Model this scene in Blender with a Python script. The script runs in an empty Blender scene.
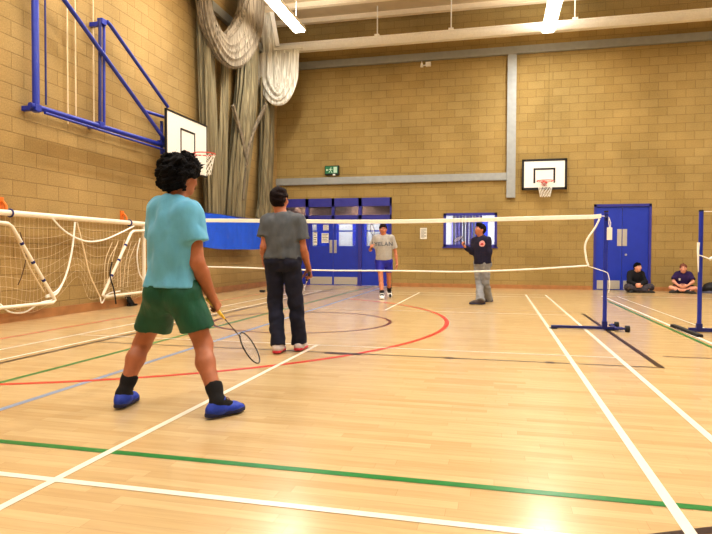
import bpy, bmesh, math, random
import numpy as np
from mathutils import Vector, Matrix
from mathutils.bvhtree import BVHTree
random.seed(7); rng = np.random.RandomState(7)
C = bpy.context.scene.collection
SC = bpy.context.scene
V = lambda *a: np.array(a, float)
def nrm(v):
    v = np.asarray(v, float); return v/np.linalg.norm(v)
lerp = lambda a, b, t: np.asarray(a, float)*(1-t)+np.asarray(b, float)*t

# ---------------------------------------------------------------- camera (solved from the court markings)
W, H, FPX = 712, 534, 586.97
yaw, pitch, roll = -0.2353, -0.0250, 0.0041
CAM = V(1.8963, -8.1373, 1.0148)
_f = V(math.sin(yaw)*math.cos(pitch), math.cos(yaw)*math.cos(pitch), math.sin(pitch))
_r = V(math.cos(yaw), -math.sin(yaw), 0); _u = np.cross(_r, _f)
CR, CU = math.cos(roll)*_r+math.sin(roll)*_u, -math.sin(roll)*_r+math.cos(roll)*_u
CF = _f
cd = bpy.data.cameras.new('camera'); cam = bpy.data.objects.new('camera', cd); C.objects.link(cam)
cd.sensor_width = 36; cd.lens = 36*FPX/W; cd.clip_end = 200
M = Matrix.Identity(4)
for i in range(3):
    M[i][0], M[i][1], M[i][2], M[i][3] = CR[i], CU[i], -CF[i], CAM[i]
cam.matrix_world = M; SC.camera = cam
def ray(x, y): return CF+CR*(x-W/2)/FPX+CU*(H/2-y)/FPX
def onplane(ax, v, x, y):                       # where the sight line through a photo point meets the plane axis=v
    d = ray(x, y); return CAM+d*(v-CAM[ax])/d[ax]
def onfloor(x, y, z=0.): return onplane(2, z, x, y)
class JP:                                        # measuring frame of one person: ground point G, depth offsets along the view
    def __init__(s, x, y, g=None):
        s.G = onfloor(x, y) if g is None else V(*g)
        d = s.G-CAM; d[2] = 0; s.away = nrm(d); s.right = V(s.away[1], -s.away[0], 0)
    def __call__(s, x, y, off=0.):
        d = ray(x, y); P0 = s.G+s.away*off
        return CAM+d*((P0-CAM)@s.away)/(d@s.away)
    def dirv(s, r, a, z=0.): return nrm(s.right*r+s.away*a+V(0, 0, z))

# ---------------------------------------------------------------- materials
def srgb(r, g, b):
    f = lambda c: (c/255/12.92) if c/255 <= .04045 else ((c/255+.055)/1.055)**2.4
    return (f(r), f(g), f(b), 1)
class NT:
    def __init__(s, name):
        s.m = bpy.data.materials.new(name); s.m.use_nodes = True; s.t = s.m.node_tree; s.n = s.t.nodes; s.l = s.t.links
        s.b = s.n['Principled BSDF']
    def node(s, typ, **kw):
        n = s.n.new(typ)
        for k, v in kw.items():
            if k in n.inputs: n.inputs[k].default_value = v
            else: setattr(n, k, v)
        return n
    def link(s, a, b): s.l.new(a, b)
def mat(name, col, rough=.6, metal=0., noise=.12, scale=25, bump=0., bscale=120, spec=.5, coat=0., trans=0., stretch=(1, 1, 1), sheen=0.):
    T = NT(name); b = T.b
    b.inputs['Roughness'].default_value = rough; b.inputs['Metallic'].default_value = metal
    b.inputs['Specular IOR Level'].default_value = spec; b.inputs['Coat Weight'].default_value = coat
    if sheen: b.inputs['Sheen Weight'].default_value = sheen
    tc = T.node('ShaderNodeTexCoord'); mp = T.node('ShaderNodeMapping'); mp.inputs['Scale'].default_value = stretch
    T.link(tc.outputs['Object'], mp.inputs['Vector'])
    nz = T.node('ShaderNodeTexNoise', Scale=scale, Detail=3.)
    T.link(mp.outputs[0], nz.inputs['Vector'])
    rp = T.node('ShaderNodeValToRGB'); c = col if len(col) == 4 else srgb(*col)
    rp.color_ramp.elements[0].position = .3; rp.color_ramp.elements[1].position = .7
    rp.color_ramp.elements[0].color = tuple(x*(1-noise) for x in c[:3])+(1,)
    rp.color_ramp.elements[1].color = tuple(min(1, x*(1+noise)) for x in c[:3])+(1,)
    T.link(nz.outputs['Fac'], rp.inputs['Fac']); T.link(rp.outputs['Color'], b.inputs['Base Color'])
    if bump:
        n2 = T.node('ShaderNodeTexNoise', Scale=bscale, Detail=4.); T.link(mp.outputs[0], n2.inputs['Vector'])
        bp = T.node('ShaderNodeBump', Strength=bump, Distance=.01); T.link(n2.outputs['Fac'], bp.inputs['Height']); T.link(bp.outputs[0], b.inputs['Normal'])
    if trans:
        tr = T.node('ShaderNodeBsdfTransparent'); mx = T.node('ShaderNodeMixShader', Fac=trans)
        T.link(b.outputs[0], mx.inputs[1]); T.link(tr.outputs[0], mx.inputs[2]); T.link(mx.outputs[0], T.n['Material Output'].inputs['Surface'])
    return T.m
def emis(name, col, st):
    T = NT(name); T.b.inputs['Base Color'].default_value = srgb(*col); T.b.inputs['Emission Color'].default_value = srgb(*col); T.b.inputs['Emission Strength'].default_value = st
    return T.m
def block_mat(name, axis, c1, c2, cm):
    T = NT(name); g = T.node('ShaderNodeNewGeometry'); sx = T.node('ShaderNodeSeparateXYZ'); cb = T.node('ShaderNodeCombineXYZ')
    T.link(g.outputs['Position'], sx.inputs[0]); T.link(sx.outputs[axis], cb.inputs[0]); T.link(sx.outputs[2], cb.inputs[1])
    def brick(a, b_, m_, off=0):
        br = T.node('ShaderNodeTexBrick', offset=.5); i = br.inputs
        i['Color1'].default_value = a; i['Color2'].default_value = b_; i['Mortar'].default_value = m_
        i['Scale'].default_value = 1; i['Mortar Size'].default_value = .009; i['Mortar Smooth'].default_value = .4; i['Bias'].default_value = -.1
        i['Brick Width'].default_value = .45; i['Row Height'].default_value = .225
        T.link(cb.outputs[0], br.inputs['Vector']); return br
    br = brick(srgb(*c1), srgb(*c2), srgb(*cm))
    nz = T.node('ShaderNodeTexNoise', Scale=.7, Detail=4.); T.link(cb.outputs[0], nz.inputs['Vector'])
    nf = T.node('ShaderNodeTexNoise', Scale=45., Detail=5.); T.link(cb.outputs[0], nf.inputs['Vector'])
    m1 = T.node('ShaderNodeMix', data_type='RGBA', blend_type='MULTIPLY'); m1.inputs[0].default_value = .55
    r1 = T.node('ShaderNodeValToRGB'); r1.color_ramp.elements[0].color = (.62, .6, .52, 1); r1.color_ramp.elements[1].color = (1.18, 1.15, 1.1, 1); r1.color_ramp.elements[0].position = .3; r1.color_ramp.elements[1].position = .7
    T.link(nz.outputs['Fac'], r1.inputs['Fac']); T.link(br.outputs['Color'], m1.inputs[6]); T.link(r1.outputs['Color'], m1.inputs[7])
    m2 = T.node('ShaderNodeMix', data_type='RGBA', blend_type='MULTIPLY'); m2.inputs[0].default_value = .45
    r2 = T.node('ShaderNodeValToRGB'); r2.color_ramp.elements[0].color = (.7, .7, .7, 1); r2.color_ramp.elements[1].color = (1.2, 1.2, 1.2, 1); r2.color_ramp.elements[0].position = .35; r2.color_ramp.elements[1].position = .65
    T.link(nf.outputs['Fac'], r2.inputs['Fac']); T.link(m1.outputs[2], m2.inputs[6]); T.link(r2.outputs['Color'], m2.inputs[7])
    T.link(m2.outputs[2], T.b.inputs['Base Color']); T.b.inputs['Roughness'].default_value = .75; T.b.inputs['Specular IOR Level'].default_value = .25
    bp = T.node('ShaderNodeBump', Strength=.5, Distance=.01); iv = T.node('ShaderNodeMath', operation='SUBTRACT'); iv.inputs[0].default_value = 1
    T.link(br.outputs['Fac'], iv.inputs[1]); T.link(iv.outputs[0], bp.inputs['Height']); T.link(bp.outputs[0], T.b.inputs['Normal'])
    return T.m
def floor_mat():
    T = NT('sports hall strip floor'); g = T.node('ShaderNodeNewGeometry')
    br = T.node('ShaderNodeTexBrick', offset=0.); i = br.inputs
    i['Color1'].default_value = srgb(203, 179, 137); i['Color2'].default_value = srgb(190, 161, 116); i['Mortar'].default_value = srgb(170, 138, 94)
    i['Scale'].default_value = 1; i['Mortar Size'].default_value = .0008; i['Mortar Smooth'].default_value = .5; i['Bias'].default_value = -.25; i['Brick Width'].default_value = .7; i['Row Height'].default_value = .07
    sx = T.node('ShaderNodeSeparateXYZ'); T.link(g.outputs['Position'], sx.inputs[0])          # each row of strips starts at its own random place
    dv = T.node('ShaderNodeMath', operation='DIVIDE'); dv.inputs[1].default_value = .07; T.link(sx.outputs[1], dv.inputs[0])
    fr = T.node('ShaderNodeMath', operation='FLOOR'); T.link(dv.outputs[0], fr.inputs[0])
    wn = T.node('ShaderNodeTexWhiteNoise', noise_dimensions='1D'); T.link(fr.outputs[0], wn.inputs['W'])
    ad = T.node('ShaderNodeMath', operation='ADD'); T.link(wn.outputs['Value'], ad.inputs[0]); T.link(sx.outputs[0], ad.inputs[1])
    cb = T.node('ShaderNodeCombineXYZ'); T.link(ad.outputs[0], cb.inputs[0]); T.link(sx.outputs[1], cb.inputs[1]); T.link(cb.outputs[0], br.inputs['Vector'])
    mp = T.node('ShaderNodeMapping'); mp.inputs['Scale'].default_value = (2.5, 30, 1); T.link(g.outputs['Position'], mp.inputs['Vector'])
    nz = T.node('ShaderNodeTexNoise', Scale=1.2, Detail=2.5); T.link(mp.outputs[0], nz.inputs['Vector'])
    r1 = T.node('ShaderNodeValToRGB'); r1.color_ramp.elements[0].color = (.84, .8, .74, 1); r1.color_ramp.elements[1].color = (1.03, 1.03, 1.03, 1); r1.color_ramp.elements[0].position = .3; r1.color_ramp.elements[1].position = .7
    T.link(nz.outputs['Fac'], r1.inputs['Fac'])
    m1 = T.node('ShaderNodeMix', data_type='RGBA', blend_type='MULTIPLY'); m1.inputs[0].default_value = .55
    T.link(br.outputs['Color'], m1.inputs[6]); T.link(r1.outputs['Color'], m1.inputs[7]); T.link(m1.outputs[2], T.b.inputs['Base Color'])
    n2 = T.node('ShaderNodeTexNoise', Scale=6., Detail=3.); T.link(g.outputs['Position'], n2.inputs['Vector'])
    mr = T.node('ShaderNodeMapRange'); mr.inputs[3].default_value = .16; mr.inputs[4].default_value = .28; T.link(n2.outputs['Fac'], mr.inputs[0]); T.link(mr.outputs[0], T.b.inputs['Roughness'])
    T.b.inputs['Specular IOR Level'].default_value = .5
    return T.m
def glass_mat(name, tint, gl=.25, op=.25):
    T = NT(name); T.n.remove(T.b)
    tr = T.node('ShaderNodeBsdfTransparent'); tr.inputs[0].default_value = srgb(*tint); gs = T.node('ShaderNodeBsdfGlossy', Roughness=.04)
    fr = T.node('ShaderNodeFresnel', IOR=1.5); mx = T.node('ShaderNodeMixShader')
    T.link(fr.outputs[0], mx.inputs[0]); T.link(tr.outputs[0], mx.inputs[1]); T.link(gs.outputs[0], mx.inputs[2]); T.link(mx.outputs[0], T.n['Material Output'].inputs['Surface'])
    return T.m
def netting_mat(name, col, opq, scale=(40, 40, 1.2)):
    T = NT(name); tc = T.node('ShaderNodeTexCoord'); mp = T.node('ShaderNodeMapping'); mp.inputs['Scale'].default_value = scale
    T.link(tc.outputs['Object'], mp.inputs['Vector']); nz = T.node('ShaderNodeTexNoise', Scale=1., Detail=4.); T.link(mp.outputs[0], nz.inputs['Vector'])
    rp = T.node('ShaderNodeValToRGB'); c = srgb(*col); rp.color_ramp.elements[0].position = .36; rp.color_ramp.elements[1].position = .64
    rp.color_ramp.elements[0].color = tuple(x*.75 for x in c[:3])+(1,); rp.color_ramp.elements[1].color = tuple(min(1, x*1.25) for x in c[:3])+(1,)
    T.link(nz.outputs['Fac'], rp.inputs['Fac']); T.link(rp.outputs['Color'], T.b.inputs['Base Color']); T.b.inputs['Roughness'].default_value = .85; T.b.inputs['Specular IOR Level'].default_value = .1
    mr = T.node('ShaderNodeMapRange'); mr.inputs[1].default_value = .3; mr.inputs[2].default_value = .7; mr.inputs[3].default_value = max(0, opq-.2); mr.inputs[4].default_value = min(1, opq+.15)
    T.link(nz.outputs['Fac'], mr.inputs[0]); tr = T.node('ShaderNodeBsdfTransparent'); mx = T.node('ShaderNodeMixShader')
    T.link(mr.outputs[0], mx.inputs[0]); T.link(tr.outputs[0], mx.inputs[1]); T.link(T.b.outputs[0], mx.inputs[2]); T.link(mx.outputs[0], T.n['Material Output'].inputs['Surface'])
    return T.m
m = {}
m['wall_far'] = block_mat('far blockwork', 0, (173, 150, 98), (165, 141, 88), (150, 127, 80))
m['wall_left'] = block_mat('left blockwork', 1, (176, 150, 101), (168, 141, 92), (152, 127, 82))
m['floor'] = floor_mat()
m['deck'] = mat('painted roof deck', (200, 182, 152), .8, noise=.06, scale=3)
m['purlin'] = mat('cream painted purlin', (240, 226, 200), .6, noise=.04)
m['white_steel'] = mat('white painted steel', (246, 244, 238), .45, noise=.04)
m['grey_trunking'] = mat('grey trunking', (160, 163, 162), .42, metal=.25, noise=.06, scale=8)
m['skirting'] = mat('varnished timber skirting', (172, 122, 76), .4, noise=.15, scale=6)
m['blue_door'] = mat('blue door laminate', (38, 62, 178), .38, noise=.05, scale=4)
m['blue_frame'] = mat('purple blue joinery paint', (58, 58, 150), .42, noise=.06, scale=6)
m['blue_steel'] = mat('blue painted steel tube', (34, 52, 160), .32, noise=.06, spec=.6)
m['navy_steel'] = mat('dark blue painted steel', (28, 36, 110), .35, noise=.08)
m['steel'] = mat('brushed steel plate', (196, 192, 184), .4, metal=.35, noise=.06, scale=30, stretch=(1, 1, 8))
m['glass'] = glass_mat('window glass', (225, 232, 240))
m['dglass'] = glass_mat('tinted transom glass', (160, 150, 152))
m['white_board'] = mat('white backboard laminate', (240, 238, 230), .35, noise=.02)
m['black'] = mat('black paint', (26, 22, 20), .5, noise=.1)
m['rubber'] = mat('black rubber', (30, 28, 30), .7, noise=.15, bump=.1)
m['red_ring'] = mat('red painted ring', (205, 58, 48), .35, noise=.06)
m['white_cord'] = mat('white cord', (246, 244, 236), .8, noise=.08, scale=90, bump=.15)
m['cream_cord'] = mat('cream net cord', (226, 206, 172), .85, noise=.1, scale=60)
m['brown_cord'] = mat('dark net twine', (86, 62, 44), .9, noise=.1)
m['tape'] = mat('white net tape', (246, 242, 230), .7, noise=.03, bump=.1, bscale=200)
m['goal_white'] = mat('white powder coated goal tube', (242, 232, 214), .35, noise=.04, scale=10)
m['orange'] = mat('orange wall bracket', (224, 122, 40), .5, noise=.08)
m['blue_vinyl'] = mat('blue vinyl sheet', (34, 98, 232), .42, noise=.08, scale=5, bump=.12, bscale=14)
m['net_olive'] = netting_mat('olive grey netting', (140, 130, 104), .84, (16, 16, .8))
m['net_pale'] = netting_mat('pale grey netting', (142, 130, 112), .78, (16, 16, .8))
m['net_white'] = netting_mat('white netting', (246, 238, 222), .85)
m['cloud'] = mat('off white plaster', (214, 208, 200), .8, noise=.04)
m['lilac'] = mat('lilac blind fabric', (150, 138, 200), .7, noise=.12, scale=12)
m['paper'] = mat('white paper', (240, 236, 222), .8, noise=.03)
m['ink'] = mat('grey printed ink', (110, 108, 104), .8, noise=.1)
m['green_sign'] = mat('green sign face', (40, 120, 82), .4, noise=.05)
m['sign_white'] = mat('white sign symbol', (200, 226, 206), .5, noise=.02)
m['housing'] = mat('white light housing', (246, 242, 232), .4, noise=.02)
m['tube_glow'] = emis('fluorescent diffuser', (255, 250, 238), 14)
m['cor_glow'] = emis('corridor light diffuser', (255, 248, 236), 9)
LINE = dict(white=mat('white court paint', (232, 224, 208), .3, noise=.04), green=mat('green court paint', (24, 122, 58), .3, noise=.08), blue=mat('pale blue court paint', (138, 156, 186), .3, noise=.06),
            red=mat('red court paint', (206, 56, 46), .3, noise=.06), black=mat('dark court paint', (54, 36, 32), .3, noise=.1), brown=mat('brown court paint', (96, 44, 36), .3, noise=.1))
m['skin'] = mat('warm tanned skin', (174, 112, 82), .5, noise=.09, scale=18, spec=.4)
m['skin_pale'] = mat('pale pink skin', (222, 160, 134), .5, noise=.08, scale=18)
m['skin_mid'] = mat('tan skin', (196, 126, 92), .5, noise=.08, scale=18)
m['hair_black'] = mat('black hair', (9, 6, 9), .7, spec=.15, noise=.3, scale=60, bump=.6, bscale=160, stretch=(1, 1, .4))
m['hair_brown'] = mat('dark brown hair', (26, 13, 14), .7, spec=.15, noise=.3, scale=60, bump=.5, bscale=160, stretch=(1, 1, .4))
m['hair_red'] = mat('reddish brown hair', (120, 66, 46), .55, noise=.25, scale=60, bump=.4)
m['eye_white'] = mat('eye white', (232, 226, 220), .25, noise=.02)
m['iris'] = mat('dark iris', (40, 24, 18), .2, noise=.1)
m['lip'] = mat('lip', (150, 78, 66), .5, noise=.06)
m['tee_blue'] = mat('light blue cotton', (104, 176, 210), .85, noise=.07, scale=9, bump=.55, bscale=11, stretch=(1.6, 1.6, .8), sheen=.15)
m['tee_grey'] = mat('charcoal grey cotton', (88, 93, 100), .88, noise=.1, scale=14, bump=.55, bscale=13, stretch=(1.6, 1.6, .8))
m['tee_light'] = mat('light grey marl cotton', (176, 172, 166), .88, noise=.08, scale=30, bump=.1, bscale=300)
m['shorts_green'] = mat('bottle green polyester', (13, 84, 62), .55, noise=.14, scale=10, bump=.5, bscale=14, stretch=(1.8, 1.8, .8))
m['shorts_blue'] = mat('royal blue polyester', (28, 34, 166), .6, noise=.1, scale=10)
m['denim'] = mat('dark blue denim', (16, 19, 44), .85, noise=.28, scale=9, bump=.5, bscale=20, stretch=(1, 1, 1.4))
m['trouser_grey'] = mat('grey cotton trousers', (138, 138, 140), .88, noise=.12, scale=9, bump=.1)
m['trouser_dark'] = mat('dark grey trousers', (66, 60, 68), .88, noise=.14, scale=9)
m['navy_knit'] = mat('navy sweatshirt', (24, 22, 52), .9, noise=.14, scale=12, bump=.1)
m['black_knit'] = mat('black jumper', (20, 19, 27), .9, noise=.2, scale=12, bump=.1)
m['purple_pique'] = mat('dark purple cotton', (44, 22, 82), .85, noise=.12, scale=12)
m['sock_black'] = mat('black ribbed sock', (20, 17, 20), .9, noise=.2, scale=40, bump=.2)
m['shoe_blue'] = mat('bright blue shoe mesh', (28, 62, 178), .55, noise=.14, scale=40, bump=.15, bscale=300)
m['sole_navy'] = mat('dark navy rubber sole', (26, 30, 74), .6, noise=.1)
m['shoe_pale'] = mat('pale grey trainer', (196, 182, 178), .6, noise=.1, scale=30)
m['shoe_white'] = mat('white trainer', (238, 236, 232), .5, noise=.05)
m['shoe_dark'] = mat('dark brown shoe', (66, 50, 48), .5, noise=.12)
m['sole_red'] = mat('red rubber sole', (196, 52, 62), .6, noise=.08)
m['sole_white'] = mat('white rubber sole', (230, 226, 220), .6, noise=.05)
m['lace'] = mat('brown lace', (120, 70, 70), .8, noise=.1)
m['grip_yellow'] = mat('yellow grip tape', (242, 206, 66), .6, noise=.1, scale=60, bump=.2)
m['frame_black'] = mat('black lacquered racket frame', (30, 26, 40), .25, noise=.1, spec=.6)
m['frame_silver'] = mat('silver racket frame', (214, 214, 222), .25, metal=.4, noise=.05)
m['string'] = mat('white racket string', (226, 222, 220), .5, noise=.04)
m['emblem'] = mat('pale pink emblem print', (226, 170, 168), .7, noise=.05)
m['emblem_red'] = mat('red emblem print', (190, 50, 60), .7, noise=.05)
m['print'] = mat('dark slate lettering', (104, 110, 120), .8, noise=.08)
m['bag'] = mat('black nylon bag', (20, 18, 24), .6, noise=.2, scale=20, bump=.2)
m['bag_grey'] = mat('grey nylon panel', (84, 82, 100), .7, noise=.12)

# ---------------------------------------------------------------- object helpers
def link(name, me, material, parent=None, smooth=False):
    me.materials.append(material) if material else None
    o = bpy.data.objects.new(name, me); C.objects.link(o)
    if smooth: me.polygons.foreach_set('use_smooth', [True]*len(me.polygons))
    if parent: o.parent = parent
    return o
def tag(o, label=None, cat=None, group=None, kind=None):
    for k, v in (('label', label), ('category', cat), ('group', group), ('kind', kind)):
        if v: o[k] = v
    return o
def empty(name, loc, label=None, cat=None, group=None, mtx=None):
    o = bpy.data.objects.new(name, None); C.objects.link(o); o.empty_display_size = .1
    if mtx is not None: o.matrix_world = mtx
    else: o.location = loc
    return tag(o, label, cat, group)
class MB:
    """collects shapes into ONE mesh"""
    def __init__(s): s.v = []; s.f = []
    def add(s, vs, fs):
        n = len(s.v); s.v += [tuple(map(float, v)) for v in vs]; s.f += [tuple(i+n for i in f) for f in fs]; return s
    def box(s, lo, hi, bev=0.):
        if bev:
            bm = bmesh.new(); bmesh.ops.create_cube(bm, size=1)
            for v in bm.verts: v.co = Vector([lo[i]+(v.co[i]+.5)*(hi[i]-lo[i]) for i in range(3)])
            bmesh.ops.bevel(bm, geom=bm.edges[:]+bm.verts[:], offset=bev, segments=2, affect='EDGES', profile=.6)
            bm.verts.index_update(); s.add([v.co for v in bm.verts], [[v.index for v in f.verts] for f in bm.faces]); bm.free(); return s
        x, y, z = lo; X, Y, Z = hi
        return s.add([(x, y, z), (X, y, z), (X, Y, z), (x, Y, z), (x, y, Z), (X, y, Z), (X, Y, Z), (x, Y, Z)], [(3, 2, 1, 0), (4, 5, 6, 7), (0, 1, 5, 4), (1, 2, 6, 5), (2, 3, 7, 6), (3, 0, 4, 7)])
    def quad(s, a, b, c, d): return s.add([a, b, c, d], [(0, 1, 2, 3)])
    def loft(s, rings, closed=True, caps=True):
        k = len(rings[0]); n = len(s.v); fs = []
        vs = [p for r in rings for p in r]
        for i in range(len(rings)-1):
            for j in range(k if closed else k-1):
                j2 = (j+1) % k; fs.append((i*k+j, i*k+j2, (i+1)*k+j2, (i+1)*k+j))
        if caps and closed: fs.append(tuple(range(k))[::-1]); fs.append(tuple((len(rings)-1)*k+j for j in range(k)))
        return s.add(vs, fs)
    def tube(s, pts, r, n=10, closed=False):
        pts = [np.asarray(p, float) for p in pts]; L = len(pts); rs = r if hasattr(r, '__len__') else [r]*L
        t = [nrm(pts[(i+1) % L if closed else min(i+1, L-1)]-pts[(i-1) % L if closed else max(i-1, 0)]) for i in range(L)]
        up = V(0, 0, 1) if abs(t[0][2]) < .9 else V(1, 0, 0); rings = []
        a = nrm(np.cross(up, t[0]))
        for i in range(L):
            a = nrm(a-t[i]*(a@t[i])); b = np.cross(t[i], a)
            rings.append([pts[i]+rs[i]*(a*math.cos(q)+b*math.sin(q)) for q in np.arange(n)*2*math.pi/n])
        if closed: rings.append(rings[0]); return s.loft(rings, caps=False)
        return s.loft(rings)
    def build(s, name, material, parent=None, smooth=False):
        me = bpy.data.meshes.new(name); me.from_pydata(s.v, [], s.f); me.update()
        o = link(name, me, material, parent, smooth)
        if smooth:
            for e in (): pass
            me.set_sharp_from_angle(angle=math.radians(40))
        return o
def obj(name, mb, mt, parent=None, smooth=False): return mb.build(name, mt, parent, smooth)
def struct(name, mb, mt, parent=None, smooth=False):
    o = mb.build(name, mt, parent, smooth)
    if not parent: o['kind'] = 'structure'
    return o
def spline(pts, n=8):
    P = [np.asarray(p, float) for p in pts]; P = [2*P[0]-P[1]]+P+[2*P[-1]-P[-2]]; out = []
    for i in range(1, len(P)-2):
        for t in np.arange(n)/n:
            a, b, c, d = P[i-1:i+3]
            out.append(.5*((2*b)+(-a+c)*t+(2*a-5*b+4*c-d)*t*t+(-a+3*b-3*c+d)*t**3))
    out.append(P[-2]); return out
def ribbon(mb, a, b, w, nv):
    a, b = np.asarray(a, float), np.asarray(b, float); s = nrm(np.cross(b-a, nv))*w/2
    mb.quad(a-s, a+s, b+s, b-s)

# ---------------------------------------------------------------- hall shell
FW, LW, RW, BW, CZ = 9.2, -4.82, 16.5, -12.0, 8.0
fl = MB().box((LW-.2, BW, -.1), (RW, FW+.2, 0)); floor = struct('floor', fl, m['floor'])
# court markings: painted lines of the floor, each stripe a mesh of its own
_lz = [0.0012]
def stripe(col, a, b, w=.05, name=None):
    _lz[0] += .00004; z = _lz[0]; a, b = V(*a), V(*b); d = nrm(b-a); n = V(-d[1], d[0])*w/2
    mb = MB().quad(*[(p[0], p[1], z) for p in (a-n, b-n, b+n, a+n)])
    o = obj('court_line', mb, LINE[col], floor); return o
def arc(col, c, R, a0, a1, w=.05, n=64):
    _lz[0] += .00004; z = _lz[0]; mb = MB(); A = np.radians(np.linspace(a0, a1, n+1))
    vs = []; fs = []
    for i, q in enumerate(A):
        for r in (R-w/2, R+w/2): vs.append((c[0]+r*math.cos(q), c[1]+r*math.sin(q), z))
        if i: fs.append((2*i-2, 2*i-1, 2*i+1, 2*i))
    obj('court_arc', mb.add(vs, fs), LINE[col], floor)
stripe('red', (-3.66, -11), (-3.66, 9.1), .035); stripe('green', (-1.86, -11), (-1.72, 9.0), .05); stripe('blue', (-1.12, -11), (-1.32, 9), .055)
stripe('brown', (.5, 2.62), (3.2, 2.58), .03); stripe('brown', (3.5, -1.82), (9, -1.82), .03)
arc('red', (-3.62, 0.02), 4.84, -86, 60, .06, 90); arc('brown', (-.88, .06), 1.29, 0, 360, .05, 90)
stripe('black', (-2.46, -9), (-2.46, 8.8), .05); stripe('black', (-2.46, -2.45), (3.36, -2.45), .028); stripe('black', (3.33, -2.46), (3.31, 2.3), .055)
stripe('black', (.22, -2.47), (.59, -2.47), .1); stripe('black', (1.42, -2.45), (1.5, -2.45), .09); stripe('black', (2.34, -2.45), (2.42, -2.45), .09)
stripe('black', (2.40, -5.895), (3.4, -5.40), .045)
stripe('green', (-2.8, -5.56), (9, -5.56), .05)
for x in (-3.05, -2.59, 2.59, 3.05): stripe('white', (x, -6.72), (x, 6.72), .045)
for y in (-6.7, -5.94, 5.94, 6.7): stripe('white', (-3.07, y), (3.07, y), .042 if y < 0 else .03)
for y in (-2.02, 1.98): stripe('white', (-3.05, y), (3.05, y), .03)
stripe('white', (0, -6.72), (0, -2.0), .042); stripe('white', (0, 1.98), (0, 6.7), .042)
stripe('green', (4.15, -6), (4.2, 5.2), .045); stripe('white', (4.22, -6.7), (4.33, 6.7), .05); stripe('white', (4.66, -6.7), (4.66, 6.7), .03)
stripe('white', (4.3, -6.7), (10.4, -6.7), .04); stripe('white', (4.3, 6.7), (10.4, 6.7), .04); stripe('white', (4.3, -1.98), (10.4, -1.98), .03)

def xb(x, y): return onplane(1, FW, x, y)
# wall openings (x0,x1,z0,z1) on the far wall
DX0, DX1, DZ = -4.64, xb(391.5, 240)[0], 2.66
W0, W1 = xb(443.5, 230), xb(497, 230); WZ0, WZ1 = xb(470, 247)[2], xb(470, 213)[2]; WX0, WX1 = W0[0], W1[0]
EX0, EX1, EZ = xb(593.5, 250)[0], xb(651, 250)[0], xb(622, 204)[2]
holes = [(DX0, DX1, 0, DZ), (WX0, WX1, WZ0, WZ1), (EX0, EX1, 0, EZ)]
xs = sorted({LW-.3, RW, *[h[0] for h in holes], *[h[1] for h in holes]}); zs = sorted({0, CZ, *[h[2] for h in holes], *[h[3] for h in holes]})
wb = MB()
for i in range(len(xs)-1):
    for j in range(len(zs)-1):
        cx, cz = (xs[i]+xs[i+1])/2, (zs[j]+zs[j+1])/2
        if any(h[0] < cx < h[1] and h[2] < cz < h[3] for h in holes): continue
        wb.quad((xs[i], FW, zs[j]), (xs[i+1], FW, zs[j]), (xs[i+1], FW, zs[j+1]), (xs[i], FW, zs[j+1]))
for h in holes:                                   # reveals
    a, b, c, d = h; y0, y1 = FW, FW+.2
    wb.quad((a, y0, c), (a, y1, c), (a, y1, d), (a, y0, d)); wb.quad((b, y0, d), (b, y1, d), (b, y1, c), (b, y0, c)); wb.quad((a, y0, d), (a, y1, d), (b, y1, d), (b, y0, d))
    if c > 0: wb.quad((a, y1, c), (a, y0, c), (b, y0, c), (b, y1, c))
struct('wall_far', wb, m['wall_far'])
struct('wall_left', MB().box((LW-.2, BW, 0), (LW, FW, CZ)), m['wall_left'])
struct('wall_right', MB().box((RW, BW, 0), (RW+.2, FW, CZ)), m['wall_left'])
struct('wall_back', MB().box((LW, BW-.2, 0), (RW, BW, CZ)), m['wall_far'])
struct('ceiling', MB().box((LW-.2, BW, CZ), (RW, FW+.2, CZ+.15)), m['deck'])
for i, y in enumerate(np.arange(8.75, -11, -1.1)):
    mb = MB(); prof = [(-.08, 0), (.08, 0), (.08, .025), (.02, .03), (.02, .16), (-.02, .16), (-.02, .03), (-.08, .025)]
    mb.loft([[(X, y+a, CZ-.16+b) for a, b in prof] for X in (LW, RW)]); struct('trim_%d' % (i+1), mb, m['purlin'])
struct('baseboard_left', MB().box((LW, BW, 0), (LW+.03, FW, .14)), m['skirting'])
bb = MB()
for a, b in ((LW+.03, DX0-.03), (DX1+.03, EX0-.03), (EX1+.03, RW)): bb.box((a, FW-.03, 0), (b, FW, .11))
struct('baseboard_far', bb, m['skirting'])
# trunking runs on the far wall
def ft(n, x0, x1, z0, z1, d=.09, mt='grey_trunking'):
    mb = MB().box((x0, FW-d, z0), (x1, FW, z1), .006); mb.box((x0+.002, FW-d-.004, z0+(z1-z0)*.12), (x1-.002, FW-d, z1-(z1-z0)*.12)); return struct(n, mb, m[mt])
z_hi0, z_hi1 = xb(500, 56)[2], xb(500, 48.5)[2]
ft('trim_31', LW, RW, z_hi0, z_hi1, .12)
zt0, zt1 = xb(420, 182.5)[2], xb(420, 175.3)[2]; vx0, vx1 = xb(507, 120)[0], xb(516, 120)[0]
ft('trim_32', LW, vx0, zt0, zt1); ft('trim_33', vx0, vx1, xb(510, 198)[2], z_hi0, .1)
struct('trim_34', MB().box((LW, BW, 6.75), (LW+.12, FW-.13, 6.97), .006), m['grey_trunking'])
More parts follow.
